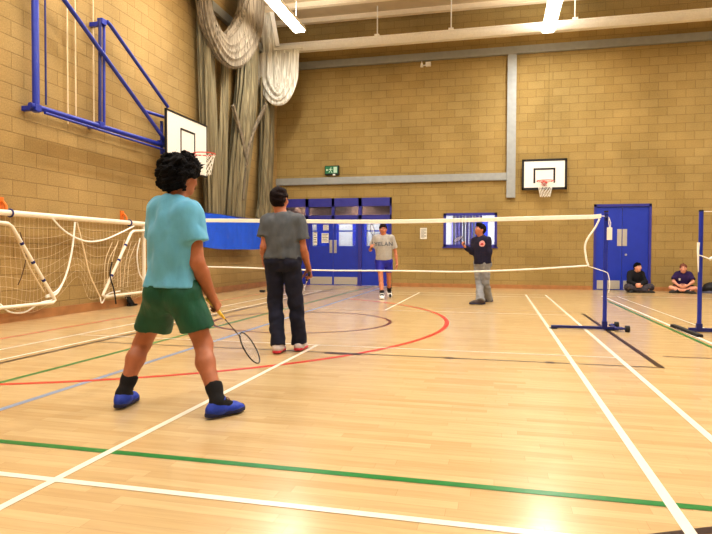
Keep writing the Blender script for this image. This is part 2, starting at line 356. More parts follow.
# suspended white cable beam with drop rods
YB = 8.3; zb0, zb1 = onplane(1, YB, 480, 37)[2], onplane(1, YB, 480, 27.5)[2]
beam = MB().box((LW+.05, YB-.03, zb0), (RW-.1, YB+.14, zb0+.05), .004).box((LW+.05, YB, zb0+.05), (RW-.1, YB+.11, zb1-.03), .004).box((LW+.05, YB-.04, zb1-.03), (RW-.1, YB+.15, zb1), .004)
sb = struct('trim_35', beam, m['white_steel'])
for px in (377, 451, 575):
    x = onplane(1, YB, px, 30)[0]; mb = MB().tube([(x, YB+.05, zb1-.02), (x, YB+.05, CZ-.0)], .018, 8).box((x-.07, YB-.05, zb1-.01), (x+.07, YB+.16, zb1+.05), .008); obj('drop_rod', mb, m['white_steel'], sb)

# ---------------------------------------------------------------- doors and window
def panel(mb, x0, x1, z0, z1, y0, y1, hole=None):
    if hole is None: return mb.box((x0, y0, z0), (x1, y1, z1), .004)
    a, b, c, d = hole
    mb.box((x0, y0, z0), (a, y1, z1)); mb.box((b, y0, z0), (x1, y1, z1)); mb.box((a, y0, z0), (b, y1, c)); mb.box((a, y0, d), (b, y1, z1)); return mb
Y0, Y1 = FW-.02, FW+.1
bx = [DX0, xb(307, 240)[0], xb(333, 240)[0], xb(360, 240)[0], DX1]
fr = MB(); ZT0, ZT1 = xb(345, 220.8)[2], xb(345, 215.3)[2]; ZG = xb(345, 206.5)[2]
for i, x in enumerate(bx):
    if i == 2: fr.box((x-.04, Y0, ZT0), (x+.04, Y1, DZ)); continue
    fr.box((x-.05 if i else x, Y0, 0), (x+.05 if i < 4 else x, Y1, DZ))
fr.box((DX0, Y0, ZT0), (DX1, Y1, ZT1)); fr.box((DX0, Y0, ZG), (DX1, Y1, DZ))
d1 = struct('door_1', fr, m['blue_frame'])
zwin0, zwin1 = xb(345, 246)[2], ZT0-.1
def leaf(par, x0, x1, hole, mt='blue_door', bars=True):
    mb = MB(); z1 = ZT0-.005; panel(mb, x0+.006, x1-.006, .012, z1, FW+.02, FW+.065, hole)
    o = obj('door_leaf', mb, m[mt], par)
    if hole:
        a, b, c, d = hole; zm = xb(345, 231)[2]
        g = MB().box((a, FW+.035, c), (b, FW+.041, d)); obj('glass_pane', g, m['glass'], o)
        if bars: obj('glazing_bar', MB().box((a, FW+.015, zm-.02), (b, FW+.06, zm+.02)), m[mt], o)
    return o
lL = leaf(d1, bx[1]+.05, bx[2], (xb(312, 240)[0], xb(328.5, 240)[0], zwin0, zwin1))
lR = leaf(d1, bx[2], bx[3]-.05, (xb(336.3, 240)[0], xb(355.5, 240)[0], zwin0, zwin1))
leaf(d1, bx[3]+.05, bx[4], (bx[3]+.12, bx[4]-.12, zwin0, zwin1)); leaf(d1, bx[0], bx[1]-.05, (bx[0]+.12, bx[1]-.12, zwin0, zwin1))
obj('glazing_bar', MB().box((bx[2]-.14-.62, FW+.012, zwin0), (bx[2]-.14-.58, FW+.05, zwin1)), m['blue_frame'], lL)
for i in range(4): obj('transom_pane', MB().box((bx[i], FW+.03, ZT1), (bx[i+1], FW+.036, ZG)), m['dglass'], d1)
for lf, a, b in ((lL, bx[1]+.1, bx[2]-.03), (lR, bx[2]+.03, bx[3]-.08)):
    obj('kick_plate', MB().box((a, FW+.014, .03), (b, FW+.02, .26), .002), m['steel'], lf)
for lf, s in ((lL, -1), (lR, 1)):
    mb = MB().box((bx[2]+s*.07-.045, FW+.012, xb(333, 253)[2]), (bx[2]+s*.07+.045, FW+.02, xb(333, 240)[2]), .002)
    pp = obj('push_plate', mb, m['steel'], lf)
    obj('door_handle', MB().tube([(bx[2]+s*.07, FW-.045, 1.02), (bx[2]+s*.07, FW-.045, 1.25)], .012, 8).tube([(bx[2]+s*.07, FW-.045, 1.04), (bx[2]+s*.07, FW+.02, 1.04)], .01, 8).tube([(bx[2]+s*.07, FW-.045, 1.23), (bx[2]+s*.07, FW+.02, 1.23)], .01, 8), m['steel'], pp)
# notices stuck on the glazed left leaf
for px, py, w, h in ((325, 238, .24, .3), (326, 228, .2, .2), (315, 238, .12, .42)):
    c = xb(px, py); o = obj('door_notice', MB().box((c[0]-w/2, FW+.03, c[2]-h/2), (c[0]+w/2, FW+.033, c[2]+h/2)), m['paper'], d1)
    mb = MB()
    for k in range(5): mb.box((c[0]-w*.4, FW+.028, c[2]+h*(.36-k*.17)), (c[0]+w*(.4-.2*(k % 2)), FW+.0295, c[2]+h*(.41-k*.17)))
    obj('print', mb, m['ink'], o)
# plain double door on the right
d2f = MB().box((EX0, Y0, 0), (EX0+.06, Y1, EZ)).box((EX1-.06, Y0, 0), (EX1, Y1, EZ)).box((EX0, Y0, EZ-.07), (EX1, Y1, EZ))
d2 = struct('door_2', d2f, m['blue_frame']); em = xb(622, 250)[0]
for a, b, s in ((EX0+.06, em-.004, -1), (em+.004, EX1-.06, 1)):
    lf = obj('door_leaf', MB().box((a, FW+.02, .012), (b, FW+.065, EZ-.075), .004), m['blue_door'], d2)
    obj('kick_plate', MB().box((a+.04, FW+.013, .03), (b-.04, FW+.02, .27), .002), m['steel'], lf)
    z0, z1 = xb(622, 246)[2], xb(622, 229)[2]
    obj('push_plate', MB().box((em+s*.068-.058, FW+.012, z0), (em+s*.068+.058, FW+.02, z1), .002), m['steel'], lf)
    if s < 0: continue
    k = MB().tube([(em+s*.1, FW+.01, .98), (em+s*.1, FW-.01, .98)], .03, 12); obj('lock_escutcheon', k, m['steel'], lf)
# window
wf = MB(); t = .07
wf.box((WX0, Y0, WZ0), (WX0+t, Y1, WZ1)).box((WX1-t, Y0, WZ0), (WX1, Y1, WZ1)).box((WX0, Y0, WZ0), (WX1, Y1, WZ0+t)).box((WX0, Y0, WZ1-t), (WX1, Y1, WZ1)).box((WX0-.03, FW-.05, WZ0-.03), (WX1+.03, FW+.02, WZ0))
w1 = struct('window_1', wf, m['blue_frame'])
obj('glass_pane', MB().box((WX0+t, FW+.04, WZ0+t), (WX1-t, FW+.046, WZ1-t)), m['glass'], w1)
for k in range(9):                                 # vertical blind slats just inside
    x = WX0+.3+k*.095; mb = MB().loft([[(x-.04, FW+.16, z), (x+.04, FW+.19, z), (x+.04, FW+.193, z), (x-.04, FW+.163, z)] for z in (WZ0+.05, WZ1-.03)])
    obj('blind_slat', mb, m['lilac'] if k % 3 else m['cloud'], w1)
# corridor and office behind the openings
YC = FW+2.6
for i, (a, b, wall, tz) in enumerate(((DX0-.3, DX1+.5, 'cloud', 2.75), (WX0-.3, WX1+.3, 'cloud', 2.7))):
    struct('wall_corridor' if i == 0 else 'wall_office', MB().quad((a, YC, 0), (b, YC, 0), (b, YC, tz), (a, YC, tz)).quad((a, FW+.21, 0), (a, YC, 0), (a, YC, tz), (a, FW+.21, tz)).quad((b, YC, 0), (b, FW+.21, 0), (b, FW+.21, tz), (b, YC, tz)), m[wall])
    struct('ceiling_corridor' if i == 0 else 'ceiling_office', MB().quad((a, FW+.21, tz), (a, YC, tz), (b, YC, tz), (b, FW+.21, tz)), m['deck'])
    struct('floor_corridor' if i == 0 else 'floor_office', MB().quad((a, FW+.21, .001), (b, FW+.21, .001), (b, YC, .001), (a, YC, .001)), m['ink'])
for k, (x, w) in enumerate(((-3.9, .8), (-2.75, .5), (-1.75, .55), (.55, .25), (1.32, .55))):
    o = struct('door_%d' % (k+3), MB().box((x-w/2, YC-.06, 0), (x+w/2, YC-.01, 2.1), .006), m['blue_door' if k != 3 else 'lilac'])
    obj('door_handle', MB().box((x+w*.3, YC-.1, 1.0), (x+w*.3+.1, YC-.06, 1.03), .004), m['steel'], o)
for k, (px, py) in enumerate(((323, 209), (337, 212.5), (375, 208.5), (386, 212))):
    d = ray(px, py); P = CAM+d*(2.74-CAM[2])/d[2]
    if P[1] > YC-.2: P = V(P[0], YC-.3, 2.74)
    o = empty('corridor_ceiling_light', (P[0], P[1], 2.745), 'white recessed corridor light seen through the blue transom panes', 'light', 'corridor lights behind the transom')
    obj('housing', MB().box((-.3, -.16, -.03), (.3, .16, 0), .004), m['housing'], o); obj('diffuser', MB().box((-.27, -.13, -.036), (.27, .13, -.03)), m['cor_glow'], o)
def area(name, loc, sx, sy, e, col=(1, .985, .95), rot=(0, 0, 0)):
    l = bpy.data.lights.new(name, 'AREA'); l.shape = 'RECTANGLE'; l.size = sx; l.size_y = sy; l.energy = e; l.color = col
    o = bpy.data.objects.new(name, l); C.objects.link(o); o.location = loc; o.rotation_euler = rot; return o
area('corridor_lamp', ((DX0+DX1)/2, FW+1.4, 2.68), 2.2, .6, 120, (1, .97, .95)); area('office_lamp', ((WX0+WX1)/2, FW+1.3, 2.6), 1.2, .5, 150, (.95, .95, 1))

# ---------------------------------------------------------------- hall lights
def light_fix(x, y0, y1, z, label, group=None, src=None):
    L = y1-y0; o = empty('fluorescent_ceiling_light', (x, (y0+y1)/2, z), label, 'light', group)
    if src is None:
        prof = [(-.15, .1), (-.17, 0), (-.13, .02), (.13, .02), (.17, 0), (.15, .1)]
        obj('housing', MB().loft([[(a, yy, b) for a, b in prof] for yy in (-L/2, L/2)]), m['housing'], o)
        obj('diffuser', MB().box((-.13, -L/2+.02, -.03), (.13, L/2-.02, .02), .012), m['tube_glow'], o)
        for s in (-1, 1): obj('hanger_wire', MB().tube([(0, s*L*.35, .1), (0, s*L*.35, CZ-.0-z)], .006, 6), m['white_steel'], o)
    else:
        for ch in list(src.children):
            c = ch.copy(); C.objects.link(c); c.parent = o
    return o
EN = 140
RX = onplane(2, 6.72, 548, 32); LX = onplane(2, 6.72, 297.5, 29)
la = light_fix(RX[0], 5.9, 7.9, 6.72, 'glowing fluorescent batten hanging above the far hoop, on the right')
lb = light_fix(LX[0], 4.45, 6.45, 6.72, 'glowing fluorescent batten hanging beside the white bundled net, on the left', None, la)
for x, ys in ((RX[0], (6.9, 3.4, -.2, -3.8, -7.4)), (LX[0], (5.45, 1.9, -1.6, -5.1, -8.6)), (9.6, (6.9, 2.3, -2.3, -6.9))):
    for i, y in enumerate(ys):
        if not (i == 0 and x < 9): light_fix(x, y-1, y+1, 6.72, 'fluorescent batten hanging in the hall roof out of the picture', 'battens out of the picture', la)
        area('batten_lamp', (x, y, 6.67), .26, 1.9, EN*(.78 if x < 0 else 1.04)); area('ceiling_fill', (x, y, 6.86), .26, 1.9, EN*.6, rot=(math.pi, 0, 0))  # the upward-facing lamp is an added fill to brighten the roof and beams

# ---------------------------------------------------------------- fittings on the far wall
es = empty('exit_sign', (xb(332.5, 171)[0], FW, xb(332.5, 171)[2]), 'small green running man exit sign fixed to the far wall above the grey trunking', 'sign')
obj('sign_case', MB().box((-.22, -.09, -.13), (.22, 0, .15), .01), m['black'], es)
obj('sign_face', MB().box((-.2, -.097, -.09), (.2, -.09, .13)), m['green_sign'], es)
sm = MB(); y = -.1
def flat(mb, pts, y): mb.add([(a, y, b) for a, b in pts], [tuple(range(len(pts)))])
flat(sm, [(.06, -.07), (.06, .11), (.17, .11), (.17, -.07)], y)                                        # doorway
sm2 = MB()
flat(sm2, [(-.02, .075), (-.035, .09), (-.02, .105), (-.005, .09)], y); flat(sm2, [(-.055, .06), (-.015, .068), (-.02, 0), (-.05, 0)], y)
flat(sm2, [(-.05, .0), (-.03, .0), (-.07, -.06), (-.095, -.055)], y); flat(sm2, [(-.035, .005), (-.015, .0), (.01, -.04), (.03, -.075), (.005, -.075), (-.015, -.035)], y)
flat(sm2, [(-.02, .06), (.03, .035), (.025, .02), (-.02, .04)], y); flat(sm2, [(-.05, .06), (-.09, .03), (-.08, .02), (-.045, .045)], y)
flat(sm2, [(-.185, .02), (-.14, .06), (-.14, .035), (-.105, .035), (-.105, .005), (-.14, .005), (-.14, -.02)], y)
obj('exit_symbol', sm2, m['sign_white'], es); obj('doorway_symbol', sm, m['sign_white'], es)
obj('lamp_cap', MB().box((.03, -.1, -.15), (.11, -.02, -.1), .01), m['white_steel'], es)
sx = xb(424.5, 65); s = empty('alarm_sensor', sx, 'pair of tiny white sensor boxes hanging under the high grey rail', 'sensor')
obj('sensor_box', MB().box((.04, -.1, -.06), (.19, .01, .06), .01), m['white_steel'], s)
obj('sounder', MB().tube([(-.07, -.09, -.08), (-.07, -.09, .02)], [.05, .035], 12), m['white_steel'], s)
obj('bracket', MB().tube([(-.07, -.06, .0), (-.07, -.06, .24)], .012, 6).box((-.09, -.07, -.03), (.06, 0, -.01)), m['white_steel'], s)
pc = xb(423.5, 233.5); o = empty('paper_notice', pc, 'white paper notice pinned to the block wall left of the window', 'notice')
obj('sheet', MB().box((-.1, -.012, -.165), (.1, .01, .165)), m['paper'], o)
mb = MB()
for k in range(9): mb.box((-.08, -.0145, .12-k*.03), (.08-.05*(k % 3 == 2), -.0125, .13-k*.03))
obj('print', mb, m['ink'], o)
cx_ = xb(549, 100)[0]
tag(obj('wall_conduit', MB().tube([(cx_, FW-.012, xb(549, 156)[2]), (cx_, FW-.012, z_hi0)], .01, 8), m['wall_far'], None, True), 'thin tan conduit running up the wall above the far backboard', 'conduit')

def hoop_parts(par, R=.225, depth=.15, drop=.42):
    """local frame: board face in the XZ plane at y=0, ring towards -y, origin on the board at ring height"""
    n = 40; c = V(0, -(depth+R), 0)
    ring = MB().tube([c+V(math.cos(a)*R, math.sin(a)*R, 0) for a in np.arange(n)*2*math.pi/n], .011, 8, True)
    rg = obj('hoop_ring', ring, m['red_ring'], par, True)
    br = MB().box((-.07, -.012, -.1), (.07, 0, .05), .003).box((-.06, -depth-.02, -.03), (.06, -.01, -.018)).box((-.05, -depth, -.09), (-.04, -.01, -.02)).box((.04, -depth, -.09), (.05, -.01, -.02))
    br.tube([(-.06, -.02, -.02), (-.12, -depth-R*.4, 0)], .008, 6).tube([(.06, -.02, -.02), (.12, -depth-R*.4, 0)], .008, 6)
    obj('hoop_bracket', br, m['red_ring'], par)
    mb = MB(); K = 12; rows = 6
    def pt(i, j):
        a = (i+.5*(j % 2))*2*math.pi/K; f = j/rows; r = R*(1-.42*f**.8)
        return c+V(math.cos(a)*r, math.sin(a)*r, -.01-drop*f)
    for j in range(rows):
        for i in range(K):
            a = pt(i, j); b1 = pt(i, j+1); b2 = pt(i+(1 if j % 2 else -1), j+1)
            mb.tube([a, b1], .0055, 4); mb.tube([a, b2], .0055, 4)
    obj('hoop_net', mb, m['white_cord'], par)
def board_parts(par, w, h, zc, ix0, iz0, iz1, th=.03, bw=.06, iw=.05):
    """board centred on x=0, vertical centre zc, in front of y=0"""
    b = obj('backboard', MB().box((-w/2, 0, zc-h/2), (w/2, th, zc+h/2), .004), m['white_board'], par)
    mb = MB(); y0, y1 = -.004, .0
    X, Z0, Z1 = w/2+.003, zc-h/2-.003, zc+h/2+.003
    mb.box((-X, y0-.003, Z0), (X, th+.004, Z0+bw)).box((-X, y0-.003, Z1-bw), (X, th+.004, Z1)).box((-X, y0-.003, Z0), (-X+bw, th+.004, Z1)).box((X-bw, y0-.003, Z0), (X, th+.004, Z1))
    obj('board_border', mb, m['black'], b)
    mb = MB().box((-ix0, y0, iz0), (-ix0+iw, y1, iz1)).box((ix0-iw, y0, iz0), (ix0, y1, iz1)).box((-ix0, y0, iz1-iw), (ix0, y1, iz1)).box((-ix0, y0, iz0), (-ix0+.0+iw, y1, iz0+iw)).box((ix0-iw, y0, iz0), (ix0, y1, iz0+iw))
    obj('target_square', mb, m['black'], b)
    return b
# far hoop: plain board bolted close to the wall
YBd = FW-.16
b0, b1 = onplane(1, YBd, 522, 175), onplane(1, YBd, 567, 175); bz0, bz1 = onplane(1, YBd, 545, 189.5)[2], onplane(1, YBd, 545, 159)[2]
bxc = (b0[0]+b1[0])/2; rz = onplane(1, YBd, 545, 182.5)[2]
fh = empty('basketball_hoop', (bxc, YBd, rz), 'white backboard with black border and red hoop on the far block wall', 'basketball hoop')
board_parts(fh, b1[0]-b0[0], bz1-bz0, (bz0+bz1)/2-rz, .29, onplane(1, YBd, 545, 183)[2]-rz, onplane(1, YBd, 545, 168)[2]-rz)
hoop_parts(fh)
for q in (-.31, .31): obj('wall_mount', MB().box((q-.04, .034, -.05), (q+.04, .16, .6), .004), m['black'], fh)

# left hoop: board on a swing-away blue tube frame hanging flat along the left wall
XB, XF = -4.42, -4.6
lp = lambda px, py, X=XF: onplane(0, X, px, py)
q0, q1 = lp(166, 108, XB), lp(207, 126, XB); yc = (q0[1]+q1[1])/2; wL_ = q1[1]-q0[1]; zt = (q0[2]+q1[2])/2; hL = 1.15; rzl = 3.05
lh = empty('basketball_hoop', (0, 0, 0), 'white backboard and red hoop on a big blue tube frame along the left wall', 'basketball hoop', mtx=Matrix.Translation((XB, yc, rzl)) @ Matrix.Rotation(math.pi/2, 4, 'Z'))
board_parts(lh, wL_, hL, zt-hL/2-rzl, .3, .0, .5, bw=.035, iw=.04); hoop_parts(lh)
MI = lh.matrix_world.inverted()
def lt(name, pts, r, mt='blue_steel', n=12, extra=None):
    mb = MB().tube([np.array(MI @ Vector(p)) for p in pts], r, n)
    if extra:
        for p in extra: mb.tube([np.array(MI @ Vector(q)) for q in p], r, n)
    return obj(name, mb, m[mt], lh, True)
def ex(p, dz): return V(p[0], p[1], dz)
A0 = lp(36, 108); A1 = lp(36, 0)
lt('upright', [A0-V(0, 0, .06), ex(A0, 6.4)], .05)
B0, B1 = lp(30, 105), lp(166, 146)
lt('bottom_rail', [B0, B1], .042); lt('lower_rail', [lp(42, 113)+V(.05, 0, 0), lp(165, 151)+V(.05, 0, 0)], .02)
D0 = lp(60, 0); D1 = lp(163, 142); dd = nrm(D0-D1)
lt('diagonal_brace', [D1+V(.07, 0, 0), D0+dd*1.6+V(.07, 0, 0)], .036)
lt('upright', [lp(100, 128), lp(100, 19)], .028, 'navy_steel'); lt('upright', [lp(104, 128), lp(104, 21)], .024)
lt('diagonal_brace', [lp(105, 22)+V(.04, 0, 0), lp(108, 25)+V(.04, 0, 0), lp(166, 107)+V(.04, 0, 0)], .034)
lt('strut', [lp(142, 111)+V(.05, 0, 0), lp(167, 119)+V(.05, 0, 0)], .03)
a = lp(46, 105); lt('thin_upright', [a, ex(a, 6.4)], .014, 'navy_steel')
for px in (68, 76): a = lp(px, 124, LW+.04); lt('hoist_cord', [a, ex(a, 6.4)], .012, 'cream_cord', 6)
a = lp(94, 128, LW+.04); lt('hoist_cord', [a, ex(a, 6.4)], .011, 'cream_cord', 6)
# board carrier, wall brackets and joints
mb = MB()
for z in (2.95, 3.55):
    mb.tube([np.array(MI @ Vector((XB-.035, yc-wL_*.45, z))), np.array(MI @ Vector((XB-.035, yc+wL_*.45, z)))], .03, 10)
for yy in (yc-wL_*.42, yc+.2): mb.tube([np.array(MI @ Vector((XF, yy, 3.0))), np.array(MI @ Vector((XB-.03, yy, 3.0)))], .03, 10).tube([np.array(MI @ Vector((XF, yy, 2.95))), np.array(MI @ Vector((XF, yy, 3.6)))], .03, 10)
obj('board_carrier', mb, m['blue_steel'], lh, True)
for P in (A0, A0+V(0, 0, 2.6), lp(100, 126), lp(102, 24)):
    mb = MB(); lo = np.array(P)-V(0, .035, .035); hi = np.array(P)+V(0, .035, .035); lo[0] = LW; hi[0] = XF-.0
    cs = [np.array(MI @ Vector(c)) for c in (lo, hi)]; mb.box(np.minimum(*cs), np.maximum(*cs), .004); obj('wall_bracket', mb, m['blue_steel'], lh)
for P in (A0, lp(100, 125), lp(102, 22), lp(161, 143)):
    c = np.array(MI @ Vector(P)); obj('joint_clamp', MB().box(c-V(.06, .05, .05), c+V(.06, .05, .05), .01), m['blue_steel'], lh)

# ---------------------------------------------------------------- divider netting near the left corner
def bundle(pts, ws, dps, seed, pleats=9, n=72, amp=.3, sp=10):
    """gathered netting: a pleated closed section swept down a path; width runs along y, depth along x"""
    r = np.random.RandomState(seed); P = spline(pts, sp); L = len(P); t = np.linspace(0, 1, L); k = np.linspace(0, 1, len(ws))
    wv, dv = np.interp(t, k, ws), np.interp(t, k, dps); ph = r.rand(4)*6.28; rings = []
    a = np.arange(n)*2*math.pi/n
    for i in range(L):
        tg_ = nrm(P[min(i+1, L-1)]-P[max(i-1, 0)]); x = V(1, 0, 0); wd = nrm(np.cross(tg_, x)); x = nrm(np.cross(wd, tg_))
        pl_ = 1+amp*np.sin(a*pleats+ph[0]+.9*math.sin(3*t[i]+ph[1]))*.6+amp*.5*np.sin(a*(pleats*2+1)+ph[2]+2*t[i])*.5+.12*np.sin(a*3+ph[3]+4*t[i])
        rings.append([P[i]+wd*math.cos(q)*wv[i]/2*f+x*math.sin(q)*dv[i]/2*f for q, f in zip(a, pl_)])
    return MB().loft(rings)
cp = lambda px, py, X: onplane(0, X, px, py)
dn = empty('divider_netting', (LW+.25, 6.2, 0), 'olive grey divider netting gathered in tall hanging folds by the left corner', 'netting')
dn.location = (0, 0, 0)
XC = -4.6
def fall(pts, ws, dps, seed, mt, name='netting_fall', **k): return obj(name, bundle([cp(*p) for p in pts], ws, dps, seed, **k), m[mt], dn, True)
fall([(203, -30, XC), (206, 40, XC), (209, 120, XC), (212, 200, XC), (213, 221, XC)], [.5, .55, .6, .6, .55], [.2, .22, .22, .2, .2], 1, 'net_olive')
fall([(250, 20, XC), (248, 80, XC), (243, 130, XC), (237, 185, XC), (235, 221, XC)], [1.0, 1.05, 1.0, .9, .9], [.24, .24, .24, .22, .2], 2, 'net_olive', pleats=13)
fall([(268, 82, -4.66), (267, 140, -4.66), (264, 200, -4.62), (262, 222, -4.62)], [.85, .8, .75, .8], [.2, .2, .2, .18], 3, 'net_olive')
fall([(225, 55, -4.66), (224, 110, -4.66), (222, 180, -4.66), (222, 221, -4.66)], [.25, .3, .45, .5], [.12, .12, .12, .12], 5, 'net_olive', pleats=5)
fall([(266, 104, -4.5), (254, 130, -4.5), (246, 160, -4.52), (243, 200, -4.52)], [.1, .12, .12, .1], [.08]*4, 9, 'net_pale', 'netting_strand', pleats=3)
fall([(233, 105, -4.48), (241, 135, -4.48), (247, 165, -4.5)], [.1, .12, .1], [.08]*3, 10, 'net_pale', 'netting_strand', pleats=3)
fall([(201, -40, -4.4), (204, 0, -4.4), (210, 28, -4.4), (222, 49, -4.35), (234, 46, -4.3), (247, 26, -4.3), (252, 0, -4.3), (253, -40, -4.3)], [.3, .35, .5, .65, .9, 1.15, 1.3, 1.3], [.3, .3, .34, .4, .4, .36, .34, .3], 4, 'net_pale', 'swag', pleats=15, sp=12, amp=.11)
wn = empty('bundled_net', (0, 0, 0), 'white net bundle slung in a loop from a short white rail near the corner', 'net bundle')
XW = -4.2
cf = lambda px, py, Y=7.8: onplane(1, Y, px, py)
a_, b_ = cf(262, 51), cf(299, 48)
obj('rail', MB().box((a_[0]-.05, 7.75, a_[2]-.03), (b_[0]+.1, 7.85, a_[2]+.05), .005), m['white_steel'], wn)
def bundle_x(pts, ws, dps, seed, **k):
    mb = bundle([V(p[1], p[0], p[2]) for p in pts], ws, dps, seed, **k); mb.v = [(y, x, z) for x, y, z in mb.v]; mb.f = [f[::-1] for f in mb.f]; return mb
c0, c1, c2, c3, c4 = cf(269, 54), cf(269, 80), cf(279, 96), cf(288, 80), cf(290, 54)
obj('net_loop', bundle_x([c0, c1, c2, c3, c4], [.62, .6, .5, .5, .5], [.3, .3, .36, .3, .26], 6, pleats=10, amp=.25), m['net_white'], wn, True)
obj('net_tail', bundle_x([cf(265, 2, 7.8), cf(267, 30, 7.8), cf(269, 58, 7.8)], [.3, .4, .4], [.16, .2, .2], 12, pleats=7, amp=.2), m['net_white'], wn, True)
obj('net_loop', bundle_x([cf(279, 52), cf(280, 75), cf(280, 92)], [1.0, .8, .5], [.2, .24, .2], 8, pleats=12, amp=.25), m['net_white'], wn, True)
# white sloping curtain track strut above it
ts = MB(); p0, p1 = cf(268, -4, 7.7), cf(277, 47, 7.9)
ts.tube([p0, p1], .09, 4).tube([cf(260, 0, 7.7), cf(270, 47, 7.85)], .03, 6)
obj('track', ts, m['white_steel'], wn)

# blue vinyl sheet hung along the left wall
XM = -4.4; k0, k1 = onplane(0, XM, 203, 218), onplane(0, XM, 263, 220); mb = MB(); nx, nz = 40, 14; g = {}
vs = []; fs = []
for side, dx in ((0, .04), (1, -.03)):
    for i in range(nx+1):
        for j in range(nz+1):
            u, v = i/nx, j/nz; yy = k0[1]+(k1[1]-k0[1])*u; zb = 1.07+.05*(2*u-1)**2-.035*math.sin(9*u)*.3; ztp = 1.86+.02*math.sin(7*u)
            vs.append((XM+dx+.018*math.sin(13*u+3*v)*(1-v)+.012*math.sin(29*u+v*2)*(.3+.7*v), yy, zb+(ztp-zb)*v))
N1 = (nx+1)*(nz+1); ix = lambda s, i, j: s*N1+i*(nz+1)+j
for s in (0, 1):
    for i in range(nx):
        for j in range(nz):
            f = (ix(s, i, j), ix(s, i+1, j), ix(s, i+1, j+1), ix(s, i, j+1)); fs.append(f if s == 0 else f[::-1])
for i in range(nx):
    for j in (0, nz): fs.append((ix(0, i, j), ix(0, i+1, j), ix(1, i+1, j), ix(1, i, j)))
for j in range(nz):
    for i in (0, nx): fs.append((ix(0, i, j), ix(0, i, j+1), ix(1, i, j+1), ix(1, i, j)))
bm_ = empty('vinyl_sheet', (0, 0, 0), 'bright blue vinyl sheet hung along the wall under the gathered netting', 'vinyl sheet')
obj('sheet', mb.add(vs, fs), m['blue_vinyl'], bm_, True)
mb = MB().tube([(XM, k0[1]-.05, 1.87), (XM, k1[1]+.05, 1.87)], .022, 8)
for yy in (k0[1]-.03, k1[1]+.03): mb.tube([(XM, yy, 1.87), (LW, yy, 1.9)], .015, 6)
obj('hanging_rail', mb, m['navy_steel'], bm_, True)

# ---------------------------------------------------------------- football goal folded against the left wall
XG = -4.68; gp = lambda px, py, X=XG: onplane(0, X, px, py)
goal = empty('football_goal', (0, 0, 0), 'white folding five a side goal with draped net against the left wall', 'goal')
g0 = gp(0, 212); g1 = gp(143, 224); zg = (g0[2]+g1[2])/2; yR = g1[1]+.02; yL = yR-3.66
obj('crossbar', MB().tube([(XG, yL, zg), (XG, yR+.03, zg)], .042, 16), m['goal_white'], goal, True)
for yy, nm in ((yR, 'R'), (yL, 'L')): obj('goal_post', MB().tube([(XG, yy, zg+.02), (XG, yy, .2)], .036, 14), m['goal_white'], goal, True)
def frame(sgn, yp):
    P = [(XG+.04, yp, zg-.13), (XG+.05, yp-sgn*.4, zg-.15), (XG+.05, yp-sgn*.47, zg-.19), (XG+.05, yp-sgn*1.24, .32), (XG+.05, yp-sgn*1.27, .27), (XG+.05, yp-sgn*1.22, .235), (XG+.04, yp, .245)]
    fo = obj('side_frame', MB().tube(P, .026, 10), m['goal_white'], goal, True)
    for k in range(3):
        a = lerp(P[2], P[3], .22+.26*k); mb = MB(); dn_ = nrm(P[3]-np.array(P[2])); mb.tube([a-dn_*.02, a+dn_*.02], .0285, 10); obj('tie_strap', mb, m['navy_steel'], fo, True)
frame(1, yR); frame(-1, yL)
r = np.random.RandomState(3)
def netsheet(y0, y1, ztop, zbot, X, cell, amp, seed, wid=.007):
    """draped square-mesh net: ribbons following a wavy sheet"""
    r = np.random.RandomState(seed); ph = r.rand(8)*6.28; ny, nz_ = int((y1-y0)/cell), 9; mb = MB()
    def P(u, v):
        yy = y0+(y1-y0)*u; s = v
        z = ztop(u)+(zbot(u)-ztop(u))*s
        return V(X+amp*(math.sin(11*u+ph[0]+2*s)+.6*math.sin(23*u+ph[1]-3*s))*s, yy+.05*math.sin(5*s+17*u+ph[2])*s, z)
    for i in range(ny+1):
        for j in range(nz_*2): ribbon(mb, P(i/ny, j/(nz_*2)), P(i/ny, (j+1)/(nz_*2)), wid, V(1, 0, 0))
    for j in range(nz_+1):
        for i in range(ny*2): ribbon(mb, P(i/(ny*2), j/nz_), P((i+1)/(ny*2), j/nz_), wid, V(1, 0, 0))
    return mb
zt_ = lambda u: zg-.03
def zb_(u):                                      # scalloped lower edge: gathered at the side frames, hitched up in the middle
    return .18+.42*math.exp(-((u-.5)/.09)**2)+.06*math.sin(19*u)
obj('goal_net', netsheet(yL+.02, yR-.02, zt_, zb_, XG-.04, .085, .03, 5, .0042), m['cream_cord'], goal)
obj('goal_net', netsheet(yR-1.25, yR-.02, lambda u: zg-.16-(1-u)*.9, lambda u: .2, XG+.05, .07, .03, 8, .004), m['cream_cord'], goal)
def rope(pxs, rad, X=XG+.03, mt='white_cord'): return obj('net_rope', MB().tube(spline([gp(a, b, X) for a, b in pxs], 8), rad, 7), m[mt], goal, True)
rope([(75, 222), (72, 250), (66, 275), (58, 290), (46, 296)], .015); rope([(77, 222), (84, 250), (90, 275), (100, 297)], .012, mt='cream_cord')
rope([(52, 218), (66, 232), (85, 241), (103, 240), (120, 233), (134, 226)], .014); rope([(0, 304), (10, 312), (25, 312), (40, 303), (52, 300)], .012)
rope([(46, 297), (56, 294), (62, 285)], .016); rope([(100, 297), (102, 303), (108, 294), (120, 291)], .012)
rope([(140, 238), (137, 255), (139, 272), (143, 280)], .012)
rope([(8, 222), (20, 245), (30, 268), (44, 292)], .012, mt='cream_cord'); rope([(20, 232), (26, 255), (22, 275), (18, 285)], .006, mt='brown_cord')
for k in range(7):
    x = 104+k*4; rope([(x+6+r.rand()*4, 238+6*r.rand()), (x+r.rand()*4, 262), (x-2+r.rand()*6, 287)], .006, mt='cream_cord')
